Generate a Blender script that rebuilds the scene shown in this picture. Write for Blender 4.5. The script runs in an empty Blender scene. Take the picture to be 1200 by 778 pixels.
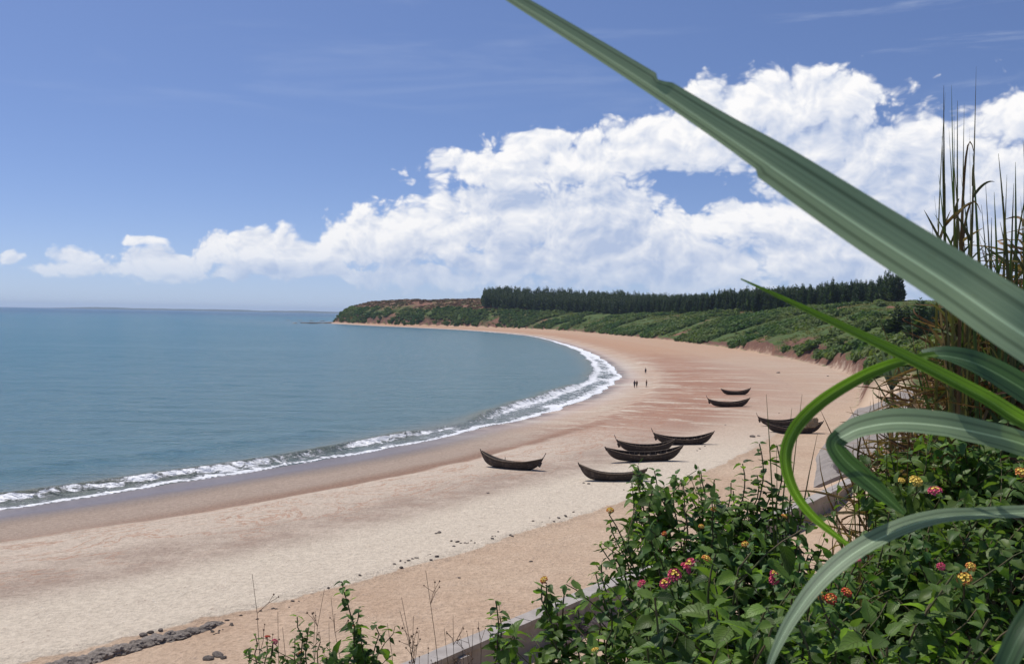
import bpy, bmesh, math, random
import numpy as np
from mathutils import Vector, Matrix

random.seed(11)
rng = np.random.default_rng(11)
sc = bpy.context.scene
col = sc.collection
rad = math.radians

# ------------------------------------------------------------------ camera
W_, H_ = 1200.0, 778.0
FPX = 1167.0                       # 35 mm lens on 36 mm film
CAM = Vector((0.0, 0.0, 16.0))
ROLL = math.atan(0.019)
PITCH = math.atan(19.0 / FPX)
right0 = Vector((1, 0, 0))
fwd = Vector((0, math.cos(PITCH), -math.sin(PITCH)))
up0 = right0.cross(fwd)
cup = up0 * math.cos(ROLL) - right0 * math.sin(ROLL)
crt = right0 * math.cos(ROLL) + up0 * math.sin(ROLL)
camd = bpy.data.cameras.new('camera')
cam = bpy.data.objects.new('camera', camd)
col.objects.link(cam)
cam.matrix_world = Matrix(((crt.x, cup.x, -fwd.x, CAM.x), (crt.y, cup.y, -fwd.y, CAM.y),
                           (crt.z, cup.z, -fwd.z, CAM.z), (0, 0, 0, 1)))
camd.sensor_width = 36.0
camd.lens = 36.0 * FPX / W_
camd.clip_start = 0.05
camd.clip_end = 60000
camd.dof.use_dof = True
camd.dof.focus_distance = 9.0
camd.dof.aperture_fstop = 24.0
sc.camera = cam

def ray(px, py):
    return fwd + crt * ((px - W_ / 2) / FPX) - cup * ((py - H_ / 2) / FPX)

def P(px, py, depth):
    return CAM + ray(px, py) * depth

def hor(px):
    return 358.6 + 0.019 * px

def proj(p):
    v = Vector(p) - CAM
    z = v.dot(fwd)
    return (W_ / 2 + FPX * v.dot(crt) / z, H_ / 2 - FPX * v.dot(cup) / z, z)

# ------------------------------------------------------------------ light
SUN_EL, SUN_AZ = 64.0, -52.0        # azimuth from +Y, negative = to the left
sun_dir = Vector((math.sin(rad(SUN_AZ)) * math.cos(rad(SUN_EL)), math.cos(rad(SUN_AZ)) * math.cos(rad(SUN_EL)), math.sin(rad(SUN_EL))))
sd = bpy.data.lights.new('sun', 'SUN')
sd.energy = 4.2
sd.angle = rad(0.53)
sd.color = (1.0, 0.95, 0.88)
so = bpy.data.objects.new('sun', sd)
col.objects.link(so)
so.rotation_euler = (-sun_dir).to_track_quat('-Z', 'Y').to_euler()
sc.view_settings.view_transform = 'Standard'
sc.view_settings.look = 'None'
sc.view_settings.exposure = 0.0
sc.view_settings.gamma = 1.0
sc.cycles.max_bounces = 5
sc.cycles.diffuse_bounces = 3
sc.cycles.glossy_bounces = 2
sc.cycles.transparent_max_bounces = 8
sc.cycles.use_denoising = True

class NT:
    """small helper for node trees"""
    def __init__(self, tree):
        self.t = tree
    def n(self, typ, **kw):
        nd = self.t.nodes.new(typ)
        for k, v in kw.items():
            setattr(nd, k, v)
        return nd
    def link(self, a, b):
        self.t.links.new(a, b)
    def put(self, sock, v):
        if hasattr(v, 'is_output'):
            self.t.links.new(v, sock)
        else:
            sock.default_value = v
    def m(self, op, a, b=None, c=None, clamp=False):
        nd = self.n('ShaderNodeMath', operation=op, use_clamp=clamp)
        for i, v in enumerate((a, b, c)):
            if v is not None:
                self.put(nd.inputs[i], v)
        return nd.outputs[0]
    def vm(self, op, a, b=None, c=None):
        nd = self.n('ShaderNodeVectorMath', operation=op)
        for i, v in enumerate((a, b, c)):
            if v is not None:
                self.put(nd.inputs[i], v)
        return nd.outputs['Value'] if op in ('LENGTH', 'DOT_PRODUCT', 'DISTANCE') else nd.outputs['Vector']
    def xyz(self, x, y, z=0.0):
        nd = self.n('ShaderNodeCombineXYZ')
        for i, v in enumerate((x, y, z)):
            self.put(nd.inputs[i], v)
        return nd.outputs[0]
    def mr(self, v, a, b, c=0.0, d=1.0, smooth=True):
        nd = self.n('ShaderNodeMapRange', interpolation_type='SMOOTHSTEP' if smooth else 'LINEAR')
        self.put(nd.inputs['Value'], v)
        for k, x in (('From Min', a), ('From Max', b), ('To Min', c), ('To Max', d)):
            self.put(nd.inputs[k], x)
        return nd.outputs['Result']
    def noise(self, vec, scale, detail=4.0, rough=0.55, out=0, **kw):
        nd = self.n('ShaderNodeTexNoise')
        if vec is not None:
            self.link(vec, nd.inputs['Vector'])
        nd.inputs['Scale'].default_value = scale
        nd.inputs['Detail'].default_value = detail
        nd.inputs['Roughness'].default_value = rough
        for k, v in kw.items():
            nd.inputs[k].default_value = v
        return nd.outputs[out]
    def mix(self, f, a, b, blend='MIX'):
        nd = self.n('ShaderNodeMix', data_type='RGBA', blend_type=blend)
        self.put(nd.inputs['Factor'], f)
        for s, v in ((nd.inputs[6], a), (nd.inputs[7], b)):
            self.put(s, (*v, 1.0) if isinstance(v, tuple) and len(v) == 3 else v)
        return nd.outputs[2]
    def attr(self, name):
        return self.n('ShaderNodeAttribute', attribute_name=name)
    def bump(self, h, dist, strength=1.0):
        nd = self.n('ShaderNodeBump')
        self.put(nd.inputs['Height'], h)
        nd.inputs['Distance'].default_value = dist
        nd.inputs['Strength'].default_value = strength
        return nd.outputs[0]

# ------------------------------------------------------------------ sky and clouds (world)
world = bpy.data.worlds.new('World')
sc.world = world
world.use_nodes = True
wt = world.node_tree
wt.nodes.clear()
N = NT(wt)

def azel(px, py):
    d = ray(px, py).normalized()
    return math.atan2(d.x, d.y) * 1000.0, math.asin(d.z) * 1000.0

BLOBS = [  # px, py, rx, ry, weight
    (590, 196, 105, 22, 1), (690, 190, 110, 34, 1), (545, 190, 60, 12, .9), (640, 168, 60, 14, .9), (770, 172, 70, 34, 1),
    (600, 262, 100, 45, 1), (680, 255, 95, 50, 1.1), (560, 240, 45, 22, 1), (745, 285, 85, 42, 1), (640, 300, 120, 34, 1), (530, 275, 50, 34, 1),
    (470, 280, 55, 36, 1), (410, 288, 60, 32, 1), (340, 298, 60, 28, 1), (300, 282, 32, 14, 1), (262, 290, 38, 20, 1), (205, 305, 55, 14, .9),
    (172, 284, 34, 10, .45), (92, 300, 34, 15, .5), (22, 303, 26, 12, .4), (130, 314, 120, 14, .5),
    (420, 322, 240, 16, .8), (800, 318, 230, 24, .9), (1000, 312, 230, 34, 1),
    (880, 128, 75, 30, 1), (960, 118, 85, 32, 1), (1015, 110, 40, 22, .9), (845, 172, 80, 32, 1), (930, 172, 100, 34, 1), (1050, 178, 100, 46, 1), (1150, 200, 120, 46, .95),
    (1030, 235, 110, 42, 1), (1100, 280, 130, 50, 1), (835, 266, 34, 14, 1), (880, 250, 40, 14, .9), (950, 285, 75, 34, 1), (1250, 150, 90, 60, .9), (1190, 250, 120, 60, 1),
    (1350, 260, 160, 60, 1), (1550, 280, 140, 45, 1),
]
def group(name, ins, outs):
    g = bpy.data.node_groups.new(name, 'ShaderNodeTree')
    for i in ins: g.interface.new_socket(i, in_out='INPUT', socket_type='NodeSocketFloat')
    for o in outs: g.interface.new_socket(o, in_out='OUTPUT', socket_type='NodeSocketFloat')
    G = NT(g)
    return g, G, G.n('NodeGroupInput'), G.n('NodeGroupOutput')

# large shape of the cloud bank
gF_, G, gi, go_ = group('cloud_shape', ('az', 'el'), ('F',))
p2 = G.xyz(gi.outputs[0], gi.outputs[1])
F = None
for (bx_, by_, rx, ry, w) in BLOBS:
    ca, ce = azel(bx_, by_)
    v = G.vm('MULTIPLY_ADD', p2, (1.0 / rx, 1.0 / ry, 0.0), (-ca / rx, -ce / ry, 0.0))
    f = G.m('MULTIPLY_ADD', G.vm('LENGTH', v), -1.0, float(w))
    F = f if F is None else G.m('MAXIMUM', F, f)
# the low bank goes on round the whole horizon
aab = G.m('ABSOLUTE', gi.outputs[0])
outside = G.mr(aab, 560.0, 900.0)
band = G.m('MULTIPLY_ADD', G.m('ABSOLUTE', G.m('SUBTRACT', gi.outputs[1], 75.0)), -1.0 / 60.0, 0.55)
F = G.m('MAXIMUM', F, G.m('MULTIPLY_ADD', G.m('SUBTRACT', 1.0, outside), -2.0, band))
F = G.m('MULTIPLY_ADD', G.mr(aab, 2800.0, 3050.0), -3.0, G.m('MAXIMUM', F, -1.2))
G.link(F, go_.inputs[0])

# billows
gN_, G, gi, go_ = group('cloud_billow', ('az', 'el'), ('N',))
p2 = G.xyz(gi.outputs[0], G.m('MULTIPLY', gi.outputs[1], 1.25))
nd = G.n('ShaderNodeTexNoise', noise_dimensions='2D')
G.link(p2, nd.inputs['Vector'])
nd.inputs['Scale'].default_value = 0.014
nd.inputs['Detail'].default_value = 7.0
nd.inputs['Roughness'].default_value = 0.60
vor = G.n('ShaderNodeTexVoronoi', feature='SMOOTH_F1', voronoi_dimensions='2D')
G.link(p2, vor.inputs['Vector'])
vor.inputs['Scale'].default_value = 0.034
vor.inputs['Detail'].default_value = 2.0
vor.inputs['Roughness'].default_value = 0.55
vor.inputs['Lacunarity'].default_value = 2.3
vor.inputs['Smoothness'].default_value = 0.4
G.link(G.m('ADD', G.m('MULTIPLY', G.m('SUBTRACT', nd.outputs[0], 0.5), 1.35), G.m('MULTIPLY', G.m('SUBTRACT', 0.52, vor.outputs['Distance']), 0.55)), go_.inputs[0])

tc = N.n('ShaderNodeTexCoord')
dirv = N.vm('NORMALIZE', tc.outputs['Generated'])
sx = N.n('ShaderNodeSeparateXYZ')
N.link(dirv, sx.inputs[0])
AZ = N.m('MULTIPLY', N.m('ARCTAN2', sx.outputs[0], sx.outputs[1]), 1000.0)
EL = N.m('MULTIPLY', N.m('ARCSINE', sx.outputs[2]), 1000.0)
sky = N.n('ShaderNodeTexSky', sky_type='NISHITA')
sky.sun_disc = False
sky.sun_elevation = rad(SUN_EL)
sky.sun_rotation = rad(SUN_AZ)
sky.altitude = 10
sky.air_density = 1.0
sky.dust_density = 0.35
sky.ozone_density = 3.0
zup = N.m('MAXIMUM', N.m('MULTIPLY_ADD', sx.outputs[2], 1.7, 0.05), 0.03)
N.link(N.vm('NORMALIZE', N.xyz(sx.outputs[0], sx.outputs[1], zup)), sky.inputs[0])
blue = N.mix(1.0, sky.outputs[0], (0.95, 0.95, 1.12), 'MULTIPLY')

wn = N.n('ShaderNodeTexNoise', noise_dimensions='2D')
N.link(N.xyz(AZ, EL), wn.inputs['Vector'])
wn.inputs['Scale'].default_value = 0.013
wn.inputs['Detail'].default_value = 3.0
wv = N.n('ShaderNodeSeparateXYZ'); N.link(wn.outputs['Color'], wv.inputs[0])
AZw = N.m('ADD', AZ, N.m('MULTIPLY_ADD', wv.outputs[0], 44.0, -22.0))
ELw = N.m('ADD', EL, N.m('MULTIPLY_ADD', wv.outputs[1], 26.0, -13.0))

def use(grp, da, de):
    nd = N.n('ShaderNodeGroup')
    nd.node_tree = grp
    N.put(nd.inputs[0], N.m('ADD', AZw, da) if da else AZw)
    N.put(nd.inputs[1], N.m('ADD', ELw, de) if de else ELw)
    return nd.outputs[0]
F0, F1 = use(gF_, 0, 0), use(gF_, -20.0, 30.0)
B0, B1 = use(gN_, 0, 0), use(gN_, -5.0, 8.0)
D0 = N.m('ADD', F0, B0)
alpha = N.mr(D0, -0.22, 0.16)
relief = N.m('SUBTRACT', B0, B1)
deep = N.m('ADD', F1, N.m('MULTIPLY', B0, 0.35))
lit = N.m('ADD', 0.80, N.m('SUBTRACT', N.m('MULTIPLY', relief, 1.0), N.m('MULTIPLY', N.m('MAXIMUM', deep, 0.0), 0.74)), clamp=True)
ccol = N.mix(lit, (4.6, 5.5, 7.5), (10.0, 9.9, 9.9))
# thin high streaks
cdir = N.vm('MULTIPLY', dirv, (3.0, 3.0, 24.0))
cir = N.noise(cdir, 1.1, 6.0, 0.6, Distortion=0.6)
cirm = N.m('MULTIPLY', N.mr(cir, 0.50, 0.78), N.m('MULTIPLY', N.mr(EL, 120.0, 260.0), N.mr(AZ, 150.0, 480.0, 0.12, 0.55)))
skyc = N.mix(cirm, blue, (7.6, 8.2, 9.4))
skyc = N.mix(N.m('MULTIPLY', alpha, N.mr(EL, 0.0, 70.0, 0.35, 1.0)), skyc, ccol)
hz = N.m('MULTIPLY', N.m('POWER', 2.718, N.m('DIVIDE', N.m('MAXIMUM', EL, 0.0), -38.0)), 0.85)
skyc = N.mix(hz, skyc, (5.0, 5.9, 7.7))
bg = N.n('ShaderNodeBackground')
N.link(skyc, bg.inputs[0])
bg.inputs[1].default_value = 0.1
wo = N.n('ShaderNodeOutputWorld')
N.link(bg.outputs[0], wo.inputs[0])
world.cycles.sampling_method = 'NONE'

# ------------------------------------------------------------------ materials
MATS = {}
def new_mat(name):
    m = bpy.data.materials.new(name)
    m.use_nodes = True
    t = m.node_tree
    t.nodes.clear()
    M = NT(t)
    out = M.n('ShaderNodeOutputMaterial')
    b = M.n('ShaderNodeBsdfPrincipled')
    M.link(b.outputs[0], out.inputs[0])
    MATS[name] = m
    return m, M, b, out

def simple(name, c1, c2, scale=8.0, rough=0.8, bump=0.0, coords='Object', detail=5.0, objrand=0.0):
    m, M, b, out = new_mat(name)
    tc = M.n('ShaderNodeTexCoord')
    nz = M.noise(tc.outputs[coords], scale, detail, 0.6)
    c = M.mix(M.mr(nz, 0.3, 0.7), c1, c2)
    if objrand:
        oi = M.n('ShaderNodeObjectInfo')
        hs = M.n('ShaderNodeHueSaturation')
        M.link(M.m('MULTIPLY_ADD', oi.outputs['Random'], objrand, 1.0 - objrand / 2), hs.inputs['Value'])
        M.link(c, hs.inputs['Color'])
        c = hs.outputs[0]
    M.link(c, b.inputs['Base Color'])
    b.inputs['Roughness'].default_value = rough
    b.inputs['Specular IOR Level'].default_value = 0.25
    if bump:
        M.link(M.bump(M.noise(tc.outputs[coords], scale * 4, 4, 0.6), bump), b.inputs['Normal'])
    return m

# ------------------------------------------------------------------ terrain functions
def hash2(ix, iy, seed):
    h = (ix.astype(np.int64) * 374761393 + iy.astype(np.int64) * 668265263 + seed * 1442695041) & 0x7fffffff
    h = (h ^ (h >> 13)) * 1274126177 & 0x7fffffff
    return ((h ^ (h >> 16)) & 0xffff) / 65535.0

def vnoise(x, y, seed=0):
    ix, iy = np.floor(x), np.floor(y)
    fx, fy = x - ix, y - iy
    fx, fy = fx * fx * (3 - 2 * fx), fy * fy * (3 - 2 * fy)
    a, b = hash2(ix, iy, seed), hash2(ix + 1, iy, seed)
    c, d = hash2(ix, iy + 1, seed), hash2(ix + 1, iy + 1, seed)
    return (a + (b - a) * fx) * (1 - fy) + (c + (d - c) * fx) * fy

def fbm(x, y, octv=4, seed=0):
    s, a, t = 0.0, 0.5, 0.0
    for i in range(octv):
        s = s + a * vnoise(x * 2 ** i + 17.3 * i, y * 2 ** i - 9.1 * i, seed + i)
        t += a
        a *= 0.5
    return s / t

def sstep(a, b, x):
    t = np.clip((x - a) / (b - a), 0, 1)
    return t * t * (3 - 2 * t)

def smooth_line(pts, step):
    pts = [np.array(p, float) for p in pts]
    out = []
    for i in range(len(pts) - 1):
        p0 = pts[max(i - 1, 0)]; p1 = pts[i]; p2 = pts[i + 1]; p3 = pts[min(i + 2, len(pts) - 1)]
        L = np.linalg.norm(p2 - p1)
        n = max(1, int(L / max(step, 0.03 * np.linalg.norm((p1 + p2) / 2))))
        for k in range(n):
            t = k / n
            out.append(0.5 * ((2 * p1) + (-p0 + p2) * t + (2 * p0 - 5 * p1 + 4 * p2 - p3) * t * t + (-p0 + 3 * p1 - 3 * p2 + p3) * t ** 3))
    out.append(pts[-1])
    return np.array(out)

SHORE = smooth_line([(-700, -420), (-330, -160), (-160, -45), (-95, 22), (-62, 54), (-40, 78), (-31, 90.8), (-21, 106), (-11.5, 124), (-4.8, 139), (2.7, 156), (11, 180), (18, 207), (26, 246), (31, 285),
                     (34, 345), (36, 440), (33, 560), (26, 690), (14, 810), (-14, 930), (-56, 1050), (-122, 1170), (-185, 1270), (-238, 1370), (-272, 1440), (-282, 1500), (-255, 1600),
                     (-150, 1830), (300, 2400), (2000, 3300), (6000, 4200)], 3.0)
TOE = smooth_line([(-420, -420), (-120, -128), (-45, -23), (-20, 13), (-3, 37.5), (9.8, 55.3), (22.6, 73), (26, 86), (35, 112), (47, 140), (59, 170), (72, 205), (90, 260), (99, 316), (106, 417), (108, 547),
                   (97, 690), (78, 850), (48, 1000), (0, 1100), (-60, 1165), (-125, 1230), (-195, 1325), (-243, 1405), (-262, 1460), (-240, 1590), (-120, 1850), (320, 2500), (2000, 3420), (6000, 4400)], 3.0)

def line_dist(line, x, y):
    """signed distance (positive to the right of the line's direction = inland) and arc length"""
    x = np.asarray(x, float).ravel(); y = np.asarray(y, float).ravel()
    A, B = line[:-1], line[1:]
    AB = B - A
    L2 = (AB ** 2).sum(1)
    S = np.concatenate([[0], np.cumsum(np.sqrt(L2))])
    s0 = S[np.argmin(((line - np.array([-40, 78])) ** 2).sum(1))]
    d = np.empty(len(x)); s = np.empty(len(x))
    CH = 20000
    for i in range(0, len(x), CH):
        X = x[i:i + CH, None]; Y = y[i:i + CH, None]
        dx = X - A[:, 0]; dy = Y - A[:, 1]
        t = np.clip((dx * AB[:, 0] + dy * AB[:, 1]) / L2, 0, 1)
        ex = dx - t * AB[:, 0]; ey = dy - t * AB[:, 1]
        q = ex * ex + ey * ey
        k = np.argmin(q, 1)
        r = np.arange(len(k))
        cr = AB[k, 0] * dy[r, k] - AB[k, 1] * dx[r, k]
        d[i:i + CH] = np.sqrt(q[r, k]) * np.where(cr < 0, 1, -1)
        s[i:i + CH] = S[k] + t[r, k] * np.sqrt(L2[k]) - s0
    return d, s

def terrain(x, y, full=False):
    x = np.asarray(x, float); y = np.asarray(y, float)
    shp = x.shape
    xf, yf = x.ravel(), y.ravel()
    d, s = line_dist(SHORE, xf, yf)
    t, ts = line_dist(TOE, xf, yf)
    zb = np.interp(d, [-400, -60, 0, 6, 20, 34, 60, 120, 300], [-12, -3, 0, 0.30, 0.95, 1.35, 1.75, 2.4, 3.0])
    near = 1 - sstep(95, 150, s)
    # old berm edge about 39 m from the water, small rise then a drop
    e = 40.4 + 0.9 * (fbm(s / 9, s * 0, 3, 5) - .5)
    zb = zb + near * 0.26 * np.exp(-np.clip(e - d, 0, None) / 4.0) * (1 - sstep(e - 0.6, e + 0.9, d))
    b1 = np.interp(s, [-50, -6, 10, 38, 60, 110, 200], [13, 14.5, 16.5, 17.2, 14, 11, 10])
    zb = zb + 0.28 * sstep(b1 - 1.5, b1 + 1.0, d) * np.exp(-np.clip(d - b1, 0, None) / 14)
    beachmask = sstep(3, 12, d) * (1 - sstep(-2, 3, t))
    zb = zb + beachmask * (0.16 * (fbm(xf / 5, yf / 5, 4, 3) - .5) + 0.10 * (fbm(s / 2.2, d / 14, 2, 8) - .5))
    dist = np.hypot(xf, yf)
    far = sstep(80, 150, yf)
    A_ = np.interp(yf, [100, 250, 400, 700, 1000, 1150, 1250, 1600, 2500], [20, 24, 24, 21, 20, 25, 30, 32, 25])
    L_ = np.interp(yf, [100, 250, 400, 700, 1000, 1200, 1500], [34, 50, 55, 48, 42, 30, 20])
    tp = np.clip(t, 0, None)
    hill = A_ * (1 - np.exp(-tp / L_)) + 0.015 * np.minimum(tp, 400)
    hill = hill + (fbm(xf / 60, yf / 60, 4, 21) - .5) * 9 * sstep(10, 80, t) + (fbm(xf / 17, yf / 17, 3, 31) - .5) * 3.0 * sstep(4, 25, t)
    scarp = sstep(0.42, 0.6, fbm(xf / 26, yf / 26, 3, 44)) * (1 - sstep(430, 560, yf)) + 0.25
    hill = hill + 2.9 * scarp * sstep(0.0, 2.4, t + 3.0 * (fbm(xf / 11, yf / 11, 4, 61) - .5)) * (0.7 + 0.6 * fbm(xf / 7, yf / 7, 2, 71))
    # the bank the camera stands on
    nearh = 12.2 * sstep(5.0, 25.0, t) ** 1.05
    bump = 3.4 * np.exp(-(((xf - 3.7) / 1.75) ** 2 + ((yf - 4.7) / 2.1) ** 2)) + 1.1 * np.exp(-(((xf - 10) / 5) ** 2 + ((yf - 12) / 7) ** 2))
    nearh = nearh + bump + (fbm(xf / 1.3, yf / 1.3, 4, 81) - .5) * 0.35 * sstep(3, 9, t)
    reve = 4.2 * np.clip(t / 7.5, 0, 1) + 10 * sstep(9, 30, t)
    midw = sstep(66, 90, yf) * (1 - sstep(150, 176, yf))
    z = np.where(t > 0, (1 - far) * nearh + far * hill, 0)
    z = np.where(t > 0, z * (1 - midw) + (reve - 0.35 * sstep(0, 1, t) * (1 - sstep(7.5, 9, t))) * midw, 0)
    zb = np.where(t > 0, np.minimum(zb, 2.4), zb)
    zz = zb + z
    if full:
        return zz.reshape(shp), d, s, t, ts
    return zz.reshape(shp)

_tt = np.geomspace(10, 4000, 900)
def at(px, py, tmin=20):
    """where the sight line through a point of the picture meets the ground"""
    r = ray(px, py)
    tt = _tt[_tt > tmin]
    X, Y, Z = r.x * tt, r.y * tt, 16 + r.z * tt
    dz = Z - terrain(X, Y)
    k = np.argmax(dz < 0)
    a, b = tt[k - 1], tt[k]
    f = dz[k - 1] / (dz[k - 1] - dz[k])
    q = a + (b - a) * f
    return Vector((r.x * q, r.y * q, float(terrain(np.array([r.x * q]), np.array([r.y * q]))[0])))

def gz(x, y):
    return float(terrain(np.array([x]), np.array([y]))[0])

# ------------------------------------------------------------------ mesh helpers
def mesh_np(name, V, Fq, mat=None, smooth=True, attrs=None, uv=None):
    """V (n,3); Fq (m,k) array of equal-size faces"""
    V = np.asarray(V, np.float32); Fq = np.asarray(Fq, np.int32)
    me = bpy.data.meshes.new(name)
    k = Fq.shape[1]
    me.vertices.add(len(V)); me.vertices.foreach_set('co', V.ravel())
    me.loops.add(Fq.size); me.loops.foreach_set('vertex_index', Fq.ravel())
    me.polygons.add(len(Fq))
    me.polygons.foreach_set('loop_start', np.arange(0, Fq.size, k, dtype=np.int32))
    me.polygons.foreach_set('use_smooth', np.full(len(Fq), smooth))
    if uv is not None:
        ul = me.uv_layers.new(name='UVMap')
        ul.data.foreach_set('uv', np.asarray(uv, np.float32)[Fq.ravel()].ravel())
    for kk, v in (attrs or {}).items():
        a = me.attributes.new(kk, 'FLOAT', 'POINT')
        a.data.foreach_set('value', np.asarray(v, np.float32))
    me.update(calc_edges=True)
    if mat:
        me.materials.append(MATS[mat] if isinstance(mat, str) else mat)
    return me

def link(name, me, parent=None, mw=None):
    o = bpy.data.objects.new(name, me)
    col.objects.link(o)
    if parent is not None:
        o.parent = parent
    if mw is not None:
        o.matrix_basis = mw
    return o

def tag(o, label=None, cat=None, group=None, kind=None):
    if label: o['label'] = label
    if cat: o['category'] = cat
    if group: o['group'] = group
    if kind: o['kind'] = kind
    return o

def empty(name, loc, rz=0.0):
    o = bpy.data.objects.new(name, None)
    o.empty_display_size = 0.1
    col.objects.link(o)
    o.location = loc
    o.rotation_euler = (0, 0, rz)
    return o

class MB:
    def __init__(self):
        self.v, self.f, self.uv = [], [], []
    def add(self, V, F, UV=None):
        o = len(self.v)
        self.v += [tuple(p) for p in V]
        self.uv += [tuple(u) for u in (UV if UV is not None else [(0, 0)] * len(V))]
        self.f += [tuple(i + o for i in f) for f in F]
    def tube(self, pts, radii, sides=6, cap=True):
        pts = [Vector(p) for p in pts]
        if not hasattr(radii, '__len__'):
            radii = [radii] * len(pts)
        V, F = [], []
        n = len(pts)
        prev = None
        for i, p in enumerate(pts):
            t = (pts[min(i + 1, n - 1)] - pts[max(i - 1, 0)])
            t = t.normalized() if t.length > 1e-9 else Vector((0, 0, 1))
            a = prev if prev is not None else (Vector((1, 0, 0)) if abs(t.x) < .8 else Vector((0, 1, 0)))
            a = (a - t * a.dot(t)).normalized()
            prev = a
            b = t.cross(a)
            for k in range(sides):
                th = 2 * math.pi * k / sides
                V.append(p + (a * math.cos(th) + b * math.sin(th)) * radii[i])
        for i in range(n - 1):
            for k in range(sides):
                k2 = (k + 1) % sides
                F.append((i * sides + k, i * sides + k2, (i + 1) * sides + k2, (i + 1) * sides + k))
        if cap:
            F.append(tuple(range(sides - 1, -1, -1)))
            F.append(tuple((n - 1) * sides + k for k in range(sides)))
        self.add(V, F)
    def box(self, c, s, M=None):
        V = []
        for dz in (-1, 1):
            for dx, dy in ((-1, -1), (1, -1), (1, 1), (-1, 1)):
                p = Vector((dx * s[0] / 2, dy * s[1] / 2, dz * s[2] / 2))
                V.append((M @ p if M is not None else p) + Vector(c))
        self.add(V, [(0, 3, 2, 1), (4, 5, 6, 7), (0, 1, 5, 4), (1, 2, 6, 5), (2, 3, 7, 6), (3, 0, 4, 7)])
    def mesh(self, name, mat, smooth=False):
        me = bpy.data.meshes.new(name)
        me.from_pydata(self.v, [], self.f)
        ul = me.uv_layers.new(name='UVMap')
        for lp, d in zip(me.loops, ul.data):
            d.uv = self.uv[lp.vertex_index]
        if smooth:
            me.polygons.foreach_set('use_smooth', [True] * len(me.polygons))
        for mm in (mat if isinstance(mat, (list, tuple)) else [mat]):
            me.materials.append(MATS[mm])
        me.update()
        return me
    def build(self, name, mat, parent=None, smooth=False, mw=None):
        return link(name, self.mesh(name, mat, smooth), parent, mw)

def rough_stone(seed, sub=2, amp=0.35, flat=0.6):
    bm = bmesh.new()
    bmesh.ops.create_icosphere(bm, subdivisions=sub, radius=1.0)
    r = random.Random(seed)
    planes = [(Vector((r.gauss(0, 1), r.gauss(0, 1), r.gauss(0, 1))).normalized(), r.uniform(.62, .95)) for _ in range(9)]
    for v in bm.verts:
        c = v.co.copy()
        for nrm, dd in planes:
            k = c.dot(nrm)
            if k > dd:
                c -= nrm * (k - dd) * .9
        c *= 1 + r.uniform(-.5, .5) * amp * .3
        c.z *= flat
        v.co = c
    me = bpy.data.meshes.new('stone')
    bm.to_mesh(me)
    bm.free()
    return me

# ------------------------------------------------------------------ ground sheet
def polar_grid(angs, rads):
    a, r = np.meshgrid(angs, rads, indexing='xy')
    x, y = r * np.sin(a), r * np.cos(a)
    nr, na = len(rads), len(angs)
    i = np.arange(nr - 1)[:, None] * na + np.arange(na - 1)[None, :]
    Fq = np.stack([i, i + 1, i + 1 + na, i + na], -1).reshape(-1, 4)
    return x.ravel(), y.ravel(), Fq[:, ::-1]

angs = np.concatenate([np.linspace(-115, -34, 60)[:-1], np.linspace(-34, 34, 560)[:-1], np.linspace(34, 115, 50)]) * math.pi / 180
rads = np.concatenate([np.geomspace(0.25, 9, 60)[:-1], np.geomspace(9, 30, 110)[:-1], np.geomspace(30, 1700, 380)[:-1], np.geomspace(1700, 7000, 30)])
gx, gy, gF = polar_grid(angs, rads)
gzv, gd, gs, gt, gts = terrain(gx, gy, True)
keep = (gd > -90)[gF].any(1)
gF = gF[keep]

m, M, b, out = new_mat('ground')
geo = M.n('ShaderNodeNewGeometry')
pos = geo.outputs['Position']
D_ = M.attr('d').outputs['Fac']; S_ = M.attr('s').outputs['Fac']; T_ = M.attr('t').outputs['Fac']
sp = M.n('ShaderNodeSeparateXYZ'); M.link(pos, sp.inputs[0])
uvs = M.xyz(M.m('MULTIPLY', S_, 1.0), M.m('MULTIPLY', D_, 1.0))
nbig = M.noise(pos, 0.045, 4, 0.6)
nmid = M.noise(pos, 0.35, 5, 0.65)
nfine = M.noise(pos, 3.2, 6, 0.75)
speck = M.noise(pos, 1.6, 3, 0.9)
dn = M.m('ADD', D_, M.m('MULTIPLY', M.m('SUBTRACT', M.noise(M.xyz(M.m('MULTIPLY', S_, 0.05), M.m('MULTIPLY', D_, 0.10)), 1.0, 5, 0.65), 0.5), 3.6))
wet_c, tan_c, pale_c, red_c, brown_c = (0.20, 0.16, 0.135), (0.36, 0.28, 0.22), (0.58, 0.50, 0.395), (0.40, 0.25, 0.175), (0.27, 0.175, 0.125)
rightw = M.mr(S_, 40.0, 100.0)
farw = M.mr(S_, 250.0, 420.0)
# near beach: wet flat, brown line, speckled pale sand, trough, bright berm
left = M.mix(M.mr(dn, 4.0, 9.0), wet_c, tan_c)
left = M.mix(M.m('MULTIPLY', M.mr(dn, 11.5, 14.6), M.mr(S_, -12.0, 20.0, 0.15, 1.0)), left, brown_c)
left = M.mix(M.mr(dn, 15.2, 16.6), left, (0.53, 0.44, 0.35))
left = M.mix(M.m('MULTIPLY', M.mr(dn, 21.0, 26.0), M.mr(nmid, 0.3, 0.65, 0.25, 1.0)), left, tan_c)
left = M.mix(M.mr(dn, 28.0, 33.0), left, pale_c)
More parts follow.
